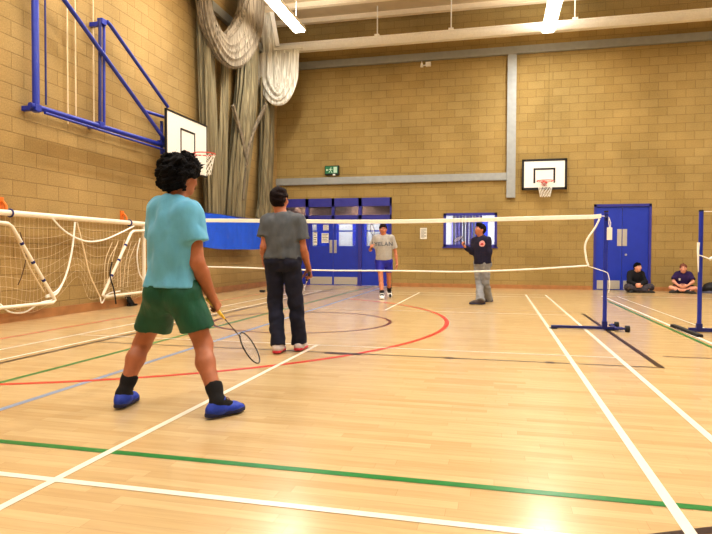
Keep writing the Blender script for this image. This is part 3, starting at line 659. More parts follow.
obj('hanging_strap', MB().tube(spline([gp(112, 262, XG+.1), gp(110, 275, XG+.1), gp(114, 290, XG+.1), gp(116, 304, XG+.1)], 6), .012, 6), m['black'], goal, True)
# folded wheels / stand feet under the goal
fe = empty('folding_stand', (0, 0, 0), 'pair of black splayed stand feet on the floor below the goal', 'stand')
for a, b in (((130, 294), (126, 304)), ((132, 294), (137, 303))):
    P0, P1 = gp(*a, XG+.04), onfloor(b[0], b[1]); P1[0] = min(P1[0], XG+.12); P1[0] = max(P1[0], LW+.1)
    P0 = V(P1[0]-.02, P0[1], .22); P1 = V(P1[0], P1[1] if abs(P1[1]-P0[1]) < .4 else P0[1]+.15, .02)
    obj('foot', MB().tube([P0, P1], [.028, .035], 8).box((P1[0]-.05, P1[1]-.07, 0), (P1[0]+.05, P1[1]+.07, .035), .008), m['rubber'], fe, True)
obj('cross_tie', MB().tube([(P0[0], P0[1]-.06, .2), (P0[0], P0[1]+.08, .2)], .02, 8), m['rubber'], fe, True)
for px, py, lab in ((3, 205, 'orange wall hook over the goal crossbar at the left edge'), (124, 214, 'orange wall hook over the goal crossbar nearest the net pole')):
    P = gp(px, py, LW+.05); h_ = empty('wall_hook', (LW, P[1], zg), lab, 'hook', 'goal wall hooks')
    obj('back_plate', MB().box((0, -.05, -.02), (.02, .05, .22), .004), m['orange'], h_)
    obj('hook_arm', MB().tube([(.01, 0, .14), (.05, 0, .16), (.10, 0, .1), (.1, 0, .05)], .02, 8), m['orange'], h_, True)
    obj('strap', MB().tube([V(XG-LW, 0, 0)+V(math.cos(a)*.052, .03, math.sin(a)*.052) for a in np.arange(16)*math.pi/8], .012, 6, True), m['navy_steel'], h_, True)
tag(obj('dropped_cork', MB().box((-3.93, 5.7, 0), (-3.8, 5.78, .05), .012), m['rubber']), 'small dark block lying on the floor near the blue sheet', 'block')

# ---------------------------------------------------------------- badminton net and posts
YN = .15
def make_post(x, y, label, px_top, sgn):
    p = empty('net_post', (x, y, 0), label, 'post')
    obj('pole', MB().tube([(0, 0, .03), (0, 0, 1.56)], .026, 16), m['blue_steel'], p, True)
    obj('pole_cap', MB().tube([(0, 0, 1.555), (0, 0, 1.575)], [.03, .026], 14), m['black'], p, True)
    obj('socket', MB().box((-.032, -.032, .02), (.032, .032, .12), .005), m['navy_steel'], p)
    return p
post = make_post(onplane(1, YN, 605, 290)[0], YN, 'blue post at the right end of the near badminton net', 605, 1)
px0 = onfloor(551, 328.5); xl = px0[0]-post.location.x
obj('base_bar', MB().box((xl, -.024, .012), (.22, .024, .048), .006), m['navy_steel'], post)
obj('wheel_axle', MB().box((.11, -.14, .02), (.15, .32, .05), .006), m['navy_steel'], post)
for yy, xx in ((-.13, .25), (.3, .2)):
    w = MB().tube([(xx-.02, yy, .042), (xx+.03, yy, .042)], .042, 18); obj('wheel', w, m['rubber'], post, True)
    obj('wheel_arm', MB().tube([(.13, yy, .042), (xx, yy, .042)], .014, 8), m['navy_steel'], post)
for q in (xl-.02, .02): obj('rubber_foot', MB().box((q, -.035, 0), (q+.1, .035, .012), .003), m['rubber'], post)
obj('cleat', MB().tube([(-.01, -.02, 1.47), (-.01, -.07, 1.5)], .01, 6).box((-.02, -.04, 1.44), (.02, -.022, 1.53), .003), m['navy_steel'], post)
lpost = empty('net_post', (-2.72, YN, 0), 'blue net post hidden behind the man in light blue', 'post')
for ch in list(post.children):
    c = ch.copy(); C.objects.link(c); c.parent = lpost
lpost.rotation_euler.z = math.pi
# short base for the left post so that nothing shows past the man
for ch in lpost.children:
    if ch.name.startswith('base_bar'): ch.scale.x = .45
    if ch.name.startswith('rubber_foot'): ch.scale.x = .45
P2 = onfloor(699, 332.6)
post2 = make_post(P2[0]+.0, P2[1], 'blue post of the next court at the right edge of the picture', 702, 1)
obj('base_bar', MB().box((-.12, -.03, .012), (.75, .03, .06), .006), m['navy_steel'], post2)
fa, fb = onfloor(669, 326.5), onfloor(690, 337); fa -= P2; fb -= P2
mb = MB().loft([[(p[0]-.035, p[1], 0), (p[0]+.035, p[1], 0), (p[0]+.03, p[1], .035), (p[0]-.03, p[1], .035)] for p in (V(-.15, fa[1], 0), V(-.13, max(fb[1], -.6), 0))])
obj('rubber_foot', mb, m['rubber'], post2)
XR = post.location.x
def zt(x): return 1.535-.05*math.exp(-((x-.4)/2.2)**2) if x < 3.2 else 1.535   # slight sag
net = empty('badminton_net', (0, 0, 0), 'fine mesh badminton net with white top tape across the court', 'net')
xl_, xr_ = -2.68, XR-.06; mb = MB(); N = 60; rings = []
for i in range(N+1):
    x = xl_+(xr_-xl_)*i/N; z = zt(x); rings.append([(x, YN-.006, z-.056), (x, YN+.006, z-.056), (x, YN+.007, z-.005), (x, YN, z), (x, YN-.007, z-.005)])
obj('top_tape', mb.loft(rings), m['tape'], net)
XE = 3.06
def zb2(x): return .782-.036*(1-((x-1.2)/3.9)**2)+.006*math.sin(2.3*x) + (.09*((x-1.3)/1.75)**1.1 if x > 1.3 else 0)
side = spline([(xr_-.02, YN, 1.47), (XE+.1, YN, 1.36), (XE-.02, YN, 1.15), (XE-.01, YN, .95), (XE+.02, YN, zb2(XE))], 8)
obj('bottom_cord', MB().tube([(x, YN, zb2(x)) for x in np.linspace(xl_+.1, XE, 60)], .011, 8), m['white_cord'], net, True)
obj('side_cord', MB().tube(side, .013, 8), m['white_cord'], net, True)
obj('tie_cord', MB().tube(spline([(XE, YN, zb2(XE)), (XE+.15, YN, .8), (XR, YN-.03, .77), (XR+.03, YN-.034, .74), (XR+.05, YN-.036, .62), (XR+.04, YN-.034, .5)], 6), .006, 6), m['white_cord'], net, True)
obj('tie_cord', MB().tube([(xr_-.02, YN, 1.51), (XR, YN-.03, 1.5), (XR+.03, YN, 1.49)], .006, 6), m['white_cord'], net, True)
mb = MB(); xs_ = np.arange(xl_+.05, XE+.02, .022)
for x in xs_: ribbon(mb, (x, YN, zb2(x)), (x, YN, zt(x)-.06), .0006, V(0, 1, 0))
for z in np.arange(.8, 1.46, .022):
    for i in range(0, len(xs_)-16, 16): ribbon(mb, (xs_[i], YN, z), (xs_[i+16], YN, z), .0006, V(0, 1, 0))
tag(obj('net_mesh', mb, m['brown_cord'], net), kind='stuff')
tagp = onplane(1, YN-.03, 609.5, 233.5)
lt_ = empty('hanging_tag', (tagp[0], YN-.035, tagp[2]), 'white plastic tag hanging by a cord from the near net post', 'tag')
obj('tag_card', MB().box((-.033, -.004, -.085), (.033, .004, .08), .003), m['paper'], lt_)
obj('tag_cord', MB().tube([(0, 0, .07), (-.01, 0, .13), (XR-tagp[0]+.028, .0, .21)], .006, 6).tube([(0.01, 0, .07), (0.012, 0, .14), (XR-tagp[0]+.03, .0, .21)], .005, 6), m['white_cord'], lt_, True)
net2 = empty('badminton_net', (0, 0, 0), 'white cord and wrapped rope of the next court net at the right edge', 'net')
XP = P2[0]; y2 = P2[1]-.03
obj('rope_wrap', MB().tube([(XP-.035, y2, 1.16), (XP-.038, y2, 1.05), (XP-.03, y2, .78)], [.018, .014, .006], 7), m['white_cord'], net2, True)
obj('bottom_cord', MB().tube(spline([(XP-.03, y2, 1.0), (XP+.02, y2-.012, .98), (XP+.1, y2, .95), (XP+.17, y2, .97), (XP+.6, y2, 1.0), (XP+2.5, y2, .98)], 6), [.007]*6+[.009]*6+[.02]*19, 8), m['white_cord'], net2, True)
obj('top_tape', MB().tube([(XP, y2+.03, 1.555), (XP+3, y2+.03, 1.53)], .005, 6), m['white_cord'], net2)

# ---------------------------------------------------------------- implicit body modelling (smooth unions, surface nets)
class SDF:
    def __init__(s, lo, hi, h):
        s.lo = np.asarray(lo, float); s.h = h; s.n = np.ceil((np.asarray(hi)-s.lo)/h).astype(int)+1
        s.d = np.full(tuple(s.n), .5, np.float32)
        s.ax = [s.lo[i]+h*np.arange(s.n[i]) for i in range(3)]
    def sub(s, lo, hi):
        a = np.clip(np.floor((lo-s.lo)/s.h).astype(int), 0, s.n-1); b = np.clip(np.ceil((hi-s.lo)/s.h).astype(int)+1, 1, s.n)
        sl = tuple(slice(x, y) for x, y in zip(a, b))
        g = np.meshgrid(*[s.ax[i][sl[i]] for i in range(3)], indexing='ij'); return sl, np.stack(g, -1).astype(np.float32)
    def put(s, sl, d, k, op='u'):
        e = s.d[sl]
        if op == 'u':
            hh = np.maximum(k-np.abs(e-d), 0)/max(k, 1e-6); s.d[sl] = np.minimum(e, d)-hh*hh*k*.25
        elif op == 's':                              # carve
            d = -d; hh = np.maximum(k-np.abs(e-d), 0)/max(k, 1e-6); s.d[sl] = np.maximum(e, d)+hh*hh*k*.25
    def cone(s, a, b, ra, rb, k=.03, n=None, fs=1., op='u'):
        a, b = np.asarray(a, np.float32), np.asarray(b, np.float32); R = max(ra, rb)*max(fs, 1)+k+3*s.h
        sl, p = s.sub(np.minimum(a, b)-R, np.maximum(a, b)+R)
        if 0 in p.shape: return s
        ba = b-a; L2 = max(float(ba@ba), 1e-9); t = np.clip(((p-a)@ba)/L2, 0, 1); q = p-a-t[..., None]*ba
        r = ra+(rb-ra)*t
        if n is not None:
            n = np.asarray(n, np.float32); c = q@n; l2 = (q*q).sum(-1)-c*c+(c/fs)**2
            d = (np.sqrt(np.maximum(l2, 0))-r)*min(1, .5+.5*fs)
        else: d = np.sqrt((q*q).sum(-1))-r
        s.put(sl, d, k, op); return s
    def ell(s, c, R3, Rm=None, k=.02, op='u'):
        c = np.asarray(c, np.float32); R = max(R3)+k+3*s.h; sl, p = s.sub(c-R, c+R)
        if 0 in p.shape: return s
        q = p-c
        if Rm is not None: q = q@np.asarray(Rm, np.float32)      # columns of Rm = local axes
        r = np.asarray(R3, np.float32); k0 = np.sqrt(((q/r)**2).sum(-1)); k1 = np.sqrt(((q/r**2)**2).sum(-1))+1e-6
        s.put(sl, k0*(k0-1)/k1, k, op); return s
    def cut(s, p0, n, k=.0):                         # remove everything on the +n side
        g = [s.ax[i].reshape([-1 if j == i else 1 for j in range(3)]) for i in range(3)]
        d = sum((g[i]-p0[i])*n[i] for i in range(3)); s.d = np.maximum(s.d, d.astype(np.float32)); return s
    def noise(s, amp, freq, seed=0, stretch=(1, 1, 1), n=7, ridge=False):
        r = np.random.RandomState(seed); acc = 0; g = [s.ax[i].reshape([-1 if j == i else 1 for j in range(3)]).astype(np.float32) for i in range(3)]
        for i in range(n):
            kv = nrm(r.randn(3))*freq*(.6+.9*r.rand())/np.asarray(stretch)
            w = np.sin(g[0]*kv[0]+g[1]*kv[1]+g[2]*kv[2]+r.rand()*6.28); acc = acc+(1-2*np.abs(w) if ridge else w)
        s.d = s.d+(amp/math.sqrt(n))*acc.astype(np.float32); return s
    def merge(s, o, k): s.put((slice(None),)*3, o.d, k); return s
    def mesh(s, name, material, parent=None):
        d = s.d; q = d < 0; q = q.copy()
        for ax in range(3):
            for e in (0, -1):
                sl = [slice(None)]*3; sl[ax] = e; q[tuple(sl)] = False
        d = np.where(q == (d < 0), d, 1e-3)
        c = sum(q[i:q.shape[0]-1+i, j:q.shape[1]-1+j, k:q.shape[2]-1+k].astype(np.int8) for i in (0, 1) for j in (0, 1) for k in (0, 1))
        act = np.argwhere((c > 0) & (c < 8)); idx = np.full(c.shape, -1, np.int32); idx[tuple(act.T)] = np.arange(len(act))
        co = [(i, j, k) for i in (0, 1) for j in (0, 1) for k in (0, 1)]
        val = np.stack([d[act[:, 0]+a, act[:, 1]+b, act[:, 2]+e] for a, b, e in co], 1)
        P = np.zeros((len(act), 3)); cnt = np.zeros(len(act))
        for i in range(8):
            for j in range(i+1, 8):
                if sum(abs(co[i][x]-co[j][x]) for x in range(3)) != 1: continue
                va, vb = val[:, i], val[:, j]; mk = (va < 0) != (vb < 0); t = np.where(mk, va/np.where(mk, va-vb, 1), 0)
                P += np.where(mk[:, None], np.array(co[i])+t[:, None]*(np.array(co[j])-np.array(co[i])), 0); cnt += mk
        P = (act+P/cnt[:, None])*s.h+s.lo
        F = []
        for ax in range(3):
            a = [slice(None)]*3; b = [slice(None)]*3; a[ax] = slice(0, -1); b[ax] = slice(1, None)
            A, B = q[tuple(a)], q[tuple(b)]; e = np.argwhere(A != B); o1, o2 = [x for x in range(3) if x != ax]
            ok = (e[:, o1] > 0) & (e[:, o2] > 0) & (e[:, o1] < q.shape[o1]-1) & (e[:, o2] < q.shape[o2]-1); e = e[ok]
            def cell(u, v):
                t = e.copy(); t[:, o1] -= u; t[:, o2] -= v; return idx[tuple(t.T)]
            Q = np.stack([cell(1, 1), cell(0, 1), cell(0, 0), cell(1, 0)], 1); ins = A[tuple(e.T)]
            fl_ = ins if ax != 1 else ~ins
            Q[~fl_] = Q[~fl_][:, ::-1]; F.append(Q)
        F = np.concatenate(F)
        # two light smoothing passes take the grid stepping out
        for _ in range(2):
            acc = np.zeros_like(P); w = np.zeros(len(P))
            for i in range(4):
                np.add.at(acc, F[:, i], P[F[:, (i+1) % 4]]+P[F[:, (i+3) % 4]]); np.add.at(w, F[:, i], 2)
            P = P*.5+.5*acc/np.maximum(w, 1)[:, None]
        me = bpy.data.meshes.new(name); me.from_pydata(P.tolist(), [], F.tolist()); me.update()
        return link(name, me, material, parent, True)

# ---------------------------------------------------------------- people
UPZ = V(0, 0, 1)
def axes(f, up=UPZ):
    f = nrm(f); r = nrm(np.cross(f, up)); return np.stack([r, f, np.cross(r, f)], 1)     # columns right, forward, up
class Body:
    """J: joints sL sR eL eR wL wR hL hR kL kR aL aR head; hf head forward; tf torso forward; toeL toeR toe directions"""
    def __init__(s, J, hf, tf, toeL, toeR, S=1., girth=1., hands=None, headR=None, limb=None, armg=1., legg=1.):
        s.la, s.ll = armg, legg
        s.J = {k: np.asarray(v, float) for k, v in J.items()}; J = s.J; s.S = S; s.g = girth
        s.ms, s.mh = (J['sL']+J['sR'])/2, (J['hL']+J['hR'])/2; up = nrm(s.ms-s.mh); r = J['sR']-J['sL']; r = nrm(r-up*(r@up))
        s.up, s.rt, s.fw = up, r, np.cross(up, r)
        s.HR = axes(hf) if headR is None else headR; s.toe = dict(L=nrm(toeL), R=nrm(toeR)); s.hands = hands or {}
        allp = np.array(list(J.values())); s.lo, s.hi = allp.min(0)-.3, allp.max(0)+.3; s.lo[2] = max(s.lo[2], -.03)
    def field(s, h, lo=None, hi=None): return SDF(s.lo if lo is None else lo, s.hi if hi is None else hi, h)
    def torso(s, F, g=0., k=.06):
        J, S, G = s.J, s.S*s.g, s.g; mh, ms, fw, up = s.mh, s.ms, s.fw, s.up; S0 = s.S
        L = lambda t, o=0.: lerp(mh, ms, t)+fw*o*S0
        F.cone(L(.06), L(.4), .155*S+g, .142*S+g, k, fw, .72); F.cone(L(.4), L(.74), .142*S+g, .162*S+g, k, fw, .70)
        F.cone(L(.74, .0), L(.93, -.005), .162*S+g, .118*S+g, k, fw, .62)
        i = .12; F.cone(lerp(J['sL'], ms, i), lerp(J['sR'], ms, i), .062*S0+g, .062*S0+g, k)
        F.cone(ms-up*.02, ms+up*.05*S0, .085*S0+g*.6, .058*S0+g*.6, .05)
        for c in 'LR': F.ell(J['h'+c]-fw*.035*S0+up*.0, (.086*S+g, .09*S+g, .094*S+g), np.stack([s.rt, fw, up], 1), .05)
    def arm(s, F, c, g=0.):
        J, S = s.J, s.S*s.g*s.la; a, e, w = J['s'+c], J['e'+c], J['w'+c]
        F.cone(a, e, .053*S+g, .04*S+g, .05); m_ = lerp(e, w, .3); F.cone(e, m_, .041*S+g, .043*S+g, .02); F.cone(m_, w, .043*S+g, .027*S+g, .02)
    def leg(s, F, c, g=0.):
        J, S = s.J, s.S*s.g*s.ll; h, k, a = J['h'+c], J['k'+c], J['a'+c]; ax = nrm(a-k); bk = nrm(-(s.toe[c]-ax*(s.toe[c]@ax)))
        F.cone(h, k, .09*S+g, .056*S+g, .05); m_ = lerp(k, a, .32)+bk*.018*S; F.cone(k, m_, .053*S+g, .057*S+g, .03); F.cone(m_, a, .056*S+g, .036*S+g, .03)
    def head(s, F):
        c, Rm, S = s.J['head'], s.HR, s.S; P = lambda x, y, z: c+Rm@(V(x, y, z)*S)
        F.ell(P(0, -.012, .025), (.077*S, .098*S, .092*S), Rm, .02); F.ell(P(0, .02, -.035), (.063*S, .075*S, .085*S), Rm, .04)
        F.ell(P(0, .058, -.092), (.034*S, .03*S, .024*S), Rm, .03)
        F.cone(s.ms+s.up*.0, P(0, -.02, -.06), .06*S, .053*S, .04)
        F.cone(P(0, .088, .012), P(0, .112, -.032), .009*S, .015*S, .014); F.ell(P(0, .1, -.036), (.02*S, .013*S, .01*S), Rm, .01)
        for q in (-1, 1):
            F.ell(P(q*.033, .092, .012), (.018*S, .014*S, .011*S), Rm, .012, 's')
            F.ell(P(q*.033, .088, .034), (.024*S, .014*S, .008*S), Rm, .015); F.ell(P(q*.077, -.005, -.012), (.011*S, .022*S, .034*S), Rm, .006)
            F.ell(P(q*.045, .066, -.02), (.02*S, .02*S, .018*S), Rm, .03)
        F.ell(P(0, .09, -.063), (.026*S, .012*S, .007*S), Rm, .008); F.ell(P(0, .088, -.073), (.021*S, .012*S, .008*S), Rm, .008)
    def handframe(s, c):
        hd = s.hands.get(c, {}); w, e = s.J['w'+c], s.J['e'+c]; d = nrm(hd.get('dir', w-e)); side = np.asarray(hd.get('thumb', s.fw), float); side = nrm(side-d*(side@d))
        n = np.cross(side, d) if c == 'R' else np.cross(d, side); return w, d, side, n, hd.get('curl', .35), hd.get('tcurl', .5)
    def hand(s, F, c):
        w, d, sd, n, cu, tc = s.handframe(c); S = s.S; kn = w+d*.088*S
        F.cone(w-d*.01, w+d*.03*S, .027*S, .03*S, .02, n, .75)
        for i in range(4): F.cone(w+d*.02*S+sd*(.012-.008*i)*S, kn+sd*(.03-.02*i)*S, .016*S, .0135*S, .014, n, .9)
        for i, L in enumerate((.072, .08, .075, .058)):
            p = kn+sd*(.031-.0205*i)*S-d*.003*(i in (0, 3)); a = cu*(.75+.1*i); r = .0098*S
            for t, (f, m_) in enumerate(((.45, 1.), (.3, 1.15), (.25, .8))):
                q = p+(d*math.cos(a)+n*math.sin(a)+sd*(.06-.04*i)*(1-min(1, cu)))*L*f*S; F.cone(p, q, r, r*.93, .004 if t else .008); p = q; r *= .93; a += cu*m_
        b = w+d*.02*S+sd*.022*S+n*.006; t1 = b+(sd*.75+d*.55+n*.35)*.042*S; t2 = t1+(sd*(.45-.5*tc)+d*.75+n*(.2+.8*tc))*.036*S; t3 = t2+(sd*(.2-.8*tc)+d*.7+n*(.2+.9*tc))*.028*S
        F.cone(b, t1, .017*S, .0135*S, .016); F.cone(t1, t2, .0125*S, .0115*S, .006); F.cone(t2, t3, .0112*S, .009*S, .005)
    def foot(s, F, c, g=0.):
        a, t = s.J['a'+c], s.toe[c]; S = s.S; th = nrm(V(t[0], t[1], t[2])); heel = a-th*.045*S-UPZ*.045*S; ball = a+th*.125*S-UPZ*.05*S
        F.cone(a, heel, .036*S+g, .034*S+g, .03); F.cone(a, ball, .04*S+g, .028*S+g, .03); F.cone(ball, ball+th*.05*S-UPZ*.004, .03*S+g, .02*S+g, .02)
    def build(s, name, skin, label, h=.008, group=None, feet=False):
        F = s.field(h); s.torso(F)
        for c in 'LR': s.arm(F, c); s.leg(F, c); s.hand(F, c); s.foot(F, c)
        s.head(F); o = F.mesh('person', m[skin]); s.o = o
        return tag(o, label, 'person', group)
    def face(s, brow='hair_black'):
        c, Rm, S = s.J['head'], s.HR, s.S; P = lambda x, y, z: c+Rm@(V(x, y, z)*S)
        for q in (-1, 1):
            def ball(ctr, r, mt, par, nm):
                mb = MB(); n = 14; rings = []
                for i in range(1, 8):
                    a = math.pi*i/8; rings.append([ctr+Rm@V(r*math.sin(a)*math.cos(t), r*math.cos(a), r*math.sin(a)*math.sin(t)) for t in np.arange(n)*2*math.pi/n])
                return obj(nm, mb.loft(rings), mt, par, True)
            ec = P(q*.033, .079, .012); eo = ball(ec, .0125*S, m['eye_white'], s.o, 'eye'); ball(ec+Rm@V(0, .0068*S, 0), .0068*S, m['iris'], eo, 'iris')
            obj('eyebrow', MB().tube([P(q*.016, .101, .031), P(q*.034, .1, .037), P(q*.052, .089, .032)], [.004*S, .0048*S, .003*S], 6), m[brow], s.o, True)
        obj('lips', MB().tube([P(-.024, .097, -.068), P(-.01, .1035, -.066), P(.01, .1035, -.066), P(.024, .097, -.068)], [.003*S, .0055*S, .0055*S, .003*S], 6), m['lip'], s.o, True)
    def hair(s, mt, kind='short', h=.006, seed=1):
        c, Rm, S = s.J['head'], s.HR, s.S; P = lambda x, y, z: c+Rm@(V(x, y, z)*S)
        F = SDF(c-.26*S, c+.3*S, h)
        if kind == 'bush':
            F.ell(P(0, -.025, .04), (.125*S, .128*S, .112*S), Rm, .02); F.ell(P(0, -.07, -.015), (.1*S, .075*S, .09*S), Rm, .05); F.ell(P(0, .03, .085), (.1*S, .09*S, .06*S), Rm, .05)
            for q in (-1, 1): F.ell(P(q*.08, -.03, -.005), (.045*S, .07*S, .065*S), Rm, .05)
            F.noise(.012, 75, seed); F.noise(.009, 170, seed+1); F.noise(.004, 420, seed+2)
            F.ell(P(0, .16, -.06), (.09*S, .13*S, .105*S), Rm, .03, 's')
            for q in (-1, 1): F.ell(P(q*.1, .03, -.055), (.06*S, .06*S, .055*S), Rm, .02, 's')
        else:
            F.ell(P(0, -.016, .034), (.086*S, .106*S, .096*S), Rm, .02); F.ell(P(0, -.04, -.01), (.079*S, .072*S, .085*S), Rm, .03)
            if kind == 'quiff': F.ell(P(0, .06, .105), (.06*S, .05*S, .032*S), Rm, .03)
            F.noise(.005, 90, seed); F.noise(.003, 260, seed+1)
            F.ell(P(0, .135, -.03), (.08*S, .09*S, .088*S), Rm, .015, 's')
            for q in (-1, 1): F.ell(P(q*.088, .018, -.045), (.03*S, .045*S, .05*S), Rm, .01, 's')
            F.cut(P(0, -.06, -.085), Rm@V(0, .35, -1))
        return F.mesh('hair', m[mt], s.o)
    def shirt(s, mt, name='t_shirt', hem=-.08, g=.016, frac=.6, flare=.018, h=.008, seed=1, folds=.006, full=False, wide=.0, hemdir=None, neck=.062, hemr=.17):
        J, S = s.J, s.S; F = s.field(h); s.torso(F, g, .07); hp = lerp(s.mh, s.ms, hem); G = s.g
        F.cone(lerp(s.mh, s.ms, .7), hp-s.up*.03, .165*S*G+g, hemr*S*G+g+wide, .07, s.fw, .76)
        A = s.field(h)
        for c in 'LR':
            a, e, w = J['s'+c], J['e'+c], J['w'+c]
            if full:
                T = s.field(h); T.cone(a, e, .057*S*G+g, .045*S*G+g, .05); T.cone(e, w, .045*S*G+g, .032*S+g*.7, .03); d = nrm(w-e); T.cut(lerp(e, w, .97), d)
            else:
                T = s.field(h); q = lerp(a, e, frac); d = nrm(e-a); T.cone(a, q+d*.06, .06*S*G+g, .052*S*G+g+flare*1.2, .05); T.cut(q, d)
            A.d = np.minimum(A.d, T.d)
        F.cut(hp, -s.up if hemdir is None else hemdir); F.merge(A, .035)
        F.noise(folds*.6, 24, seed, (1, 1, 1.6), 6, True); F.noise(folds*.35, 55, seed+5, (.8, .8, 1.6), 6)
        F.cone(s.ms+s.up*.03, s.J['head']-s.HR[:, 2]*.02, neck*S, neck*S, .012, op='s'); F.cut(hp, -s.up if hemdir is None else hemdir)
        s.sh = F.mesh(name, m[mt], s.o); return s.sh
    def shorts(s, mt, frac=.72, g=.03, flare=.035, top=.12, h=.008, seed=3, name='shorts', folds=.006, legcut=None, koff=None):
        J, S, G = s.J, s.S, s.g; F = s.field(h); L = lambda t: lerp(s.mh, s.ms, t)
        for c in 'LR':
            T = s.field(h); hh, k = J['h'+c], J['k'+c]+(koff[c] if koff else 0); q = lerp(hh, k, frac); d = nrm(k-hh)
            T.cone(hh-s.up*.01, q+d*.06, .094*S*G+g*.6, .075*S+g+flare, .03); n_ = d if legcut is None else nrm(d*(1-legcut)-UPZ*legcut); s.leg(T, c, .009); T.cut(q, n_); F.merge(T, .02)
        F2 = s.field(h); F2.cone(L(.02), L(top+.1), .153*S*G+.006, .142*S*G+.006, .05, s.fw, .73); F2.cut(L(top), s.up)
        for c in 'LR': F2.ell(J['h'+c]-s.fw*.03*S-s.up*.01, (.1*S*G+.007,)*3, None, .05)
        s.torso(F2, .007); F2.cut(L(-.22), -s.up); F2.cut(L(top), s.up); F.merge(F2, .03); F.noise(folds, 18, seed, (1, 1, 1.6), 6, True)
        return F.mesh(name, m[mt], s.o)
    def trousers(s, mt, top=.05, g=.014, h=.008, seed=4, folds=.008, hemz=.035, knee=.066, hemr=.07, name='trousers', cutankle=True):
        J, S, G = s.J, s.S, s.g; F = s.field(h); L = lambda t: lerp(s.mh, s.ms, t)
        F.cone(L(.02), L(top+.1), .153*S*G+.006, .142*S*G+.006, .05, s.fw, .73)
        for c in 'LR': F.ell(J['h'+c]-s.fw*.03*S-s.up*.01, (.1*S*G+.007,)*3, None, .05)
        s.torso(F, .007); F.cut(L(-.22), -s.up); F.cut(L(top), s.up)
        for c in 'LR':
            T = s.field(h); hh, k, a = J['h'+c], J['k'+c], J['a'+c]; d = nrm(a-k)
            T.cone(hh, k, .096*S*G+g, knee*S+g, .04); T.cone(k, a+d*.03, knee*S+g, hemr*S+g, .03)
            s.leg(T, c, .008)
            if cutankle: T.cut(a+d*(.5*hemz), d)
            F.merge(T, .015)
        F.noise(folds, 22, seed, (1, 1, .8), 6, True); F.noise(folds*.4, 60, seed+3, (1, 1, .7), 5)
        return F.mesh(name, m[mt], s.o)
    def sock(s, mt, z=.17, h=.006):
        J, S = s.J, s.S
        for c in 'LR':
            k, a = J['k'+c], J['a'+c]; d = nrm(k-a); F = SDF(np.minimum(a, a+d*z)-.1-.1*np.abs(s.toe[c]), np.maximum(a, a+d*z)+.1+.1*np.abs(s.toe[c]), h)
            s.foot(F, c, .005); F.cone(a, a+d*.1, .044*S, .05*S, .02); F.cone(a+d*.1, a+d*(z+.05), .05*S, .06*S, .02); F.cut(a+d*z, d); F.mesh('sock', m[mt], s.o)
    def shoe(s, mt, sole, h=.006, lace=None, S2=1.):
        J = s.J; S = s.S*S2
        for c in 'LR':
            a, t = J['a'+c], s.toe[c]; side = nrm(np.cross(t, UPZ)); up = np.cross(side, t); B = a-up*.075*s.S      # sole level under the ankle
            P = lambda x, y, z: B+t*x*S+side*y*S+up*z*S
            F = SDF(B-.24, B+.26, h)
            F.cone(P(-.05, 0, .04), P(.0, 0, .05), .042*S, .046*S, .03); F.cone(P(0, 0, .045), P(.12, 0, .032), .05*S, .047*S, .03, up, .85); F.cone(P(.12, 0, .03), P(.175, 0, .024), .045*S, .034*S, .03, up, .75)
            F.cone(P(-.01, 0, .06), P(.005, 0, .13), .047*S, .05*S, .03); F.cut(P(0, 0, .108), nrm(up-t*.3)); F.cut(P(0, 0, .012), -up)
            sh = F.mesh('shoe', m[mt], s.o)
            F = SDF(B-.24, B+.26, h*.8)
            F.cone(P(-.052, 0, .01), P(.05, 0, .01), .044*S, .041*S, .03); F.cone(P(.05, 0, .01), P(.125, 0, .01), .041*S, .051*S, .03); F.cone(P(.125, 0, .012), P(.178, 0, .014), .049*S, .036*S, .03)
            F.cut(P(0, 0, .03), up); F.cut(P(0, 0, .002), -up); F.mesh('sole', m[sole], sh)
            if lace:
                for i in range(4):
                    x = .045+.022*i; z = .1-.012*i-.0; obj('lace', MB().tube([P(x, -.03, z-.016), P(x+.006, 0, z-.004), P(x, .03, z-.016)], .0035, 5), m[lace], sh, True)
                for q in (-1, 1): obj('lace_bow', MB().tube(spline([P(.04, 0, .1), P(.05, q*.03, .115), P(.062, q*.045, .1), P(.05, q*.015, .098)], 5), .003, 5), m[lace], sh, True)
    def decal(s, name, pts, faces, origin, R3, target, mt, off=.004, thick=None):
        """print lying on clothing: flat outline points projected along -forward onto the cloth"""
        dg = bpy.context.evaluated_depsgraph_get(); bv = BVHTree.FromPolygons([v.co for v in target.data.vertices], [p.vertices for p in target.data.polygons])
        vs = []
        for x, z in pts:
            o_ = origin+R3[:, 0]*x+R3[:, 2]*z+R3[:, 1]*.5; hit = bv.ray_cast(Vector(o_), Vector(-R3[:, 1]))
            p = np.array(hit[0]) if hit[0] else origin+R3[:, 0]*x+R3[:, 2]*z; vs.append(p+R3[:, 1]*off)
        return obj(name, MB().add(vs, faces), m[mt], target)

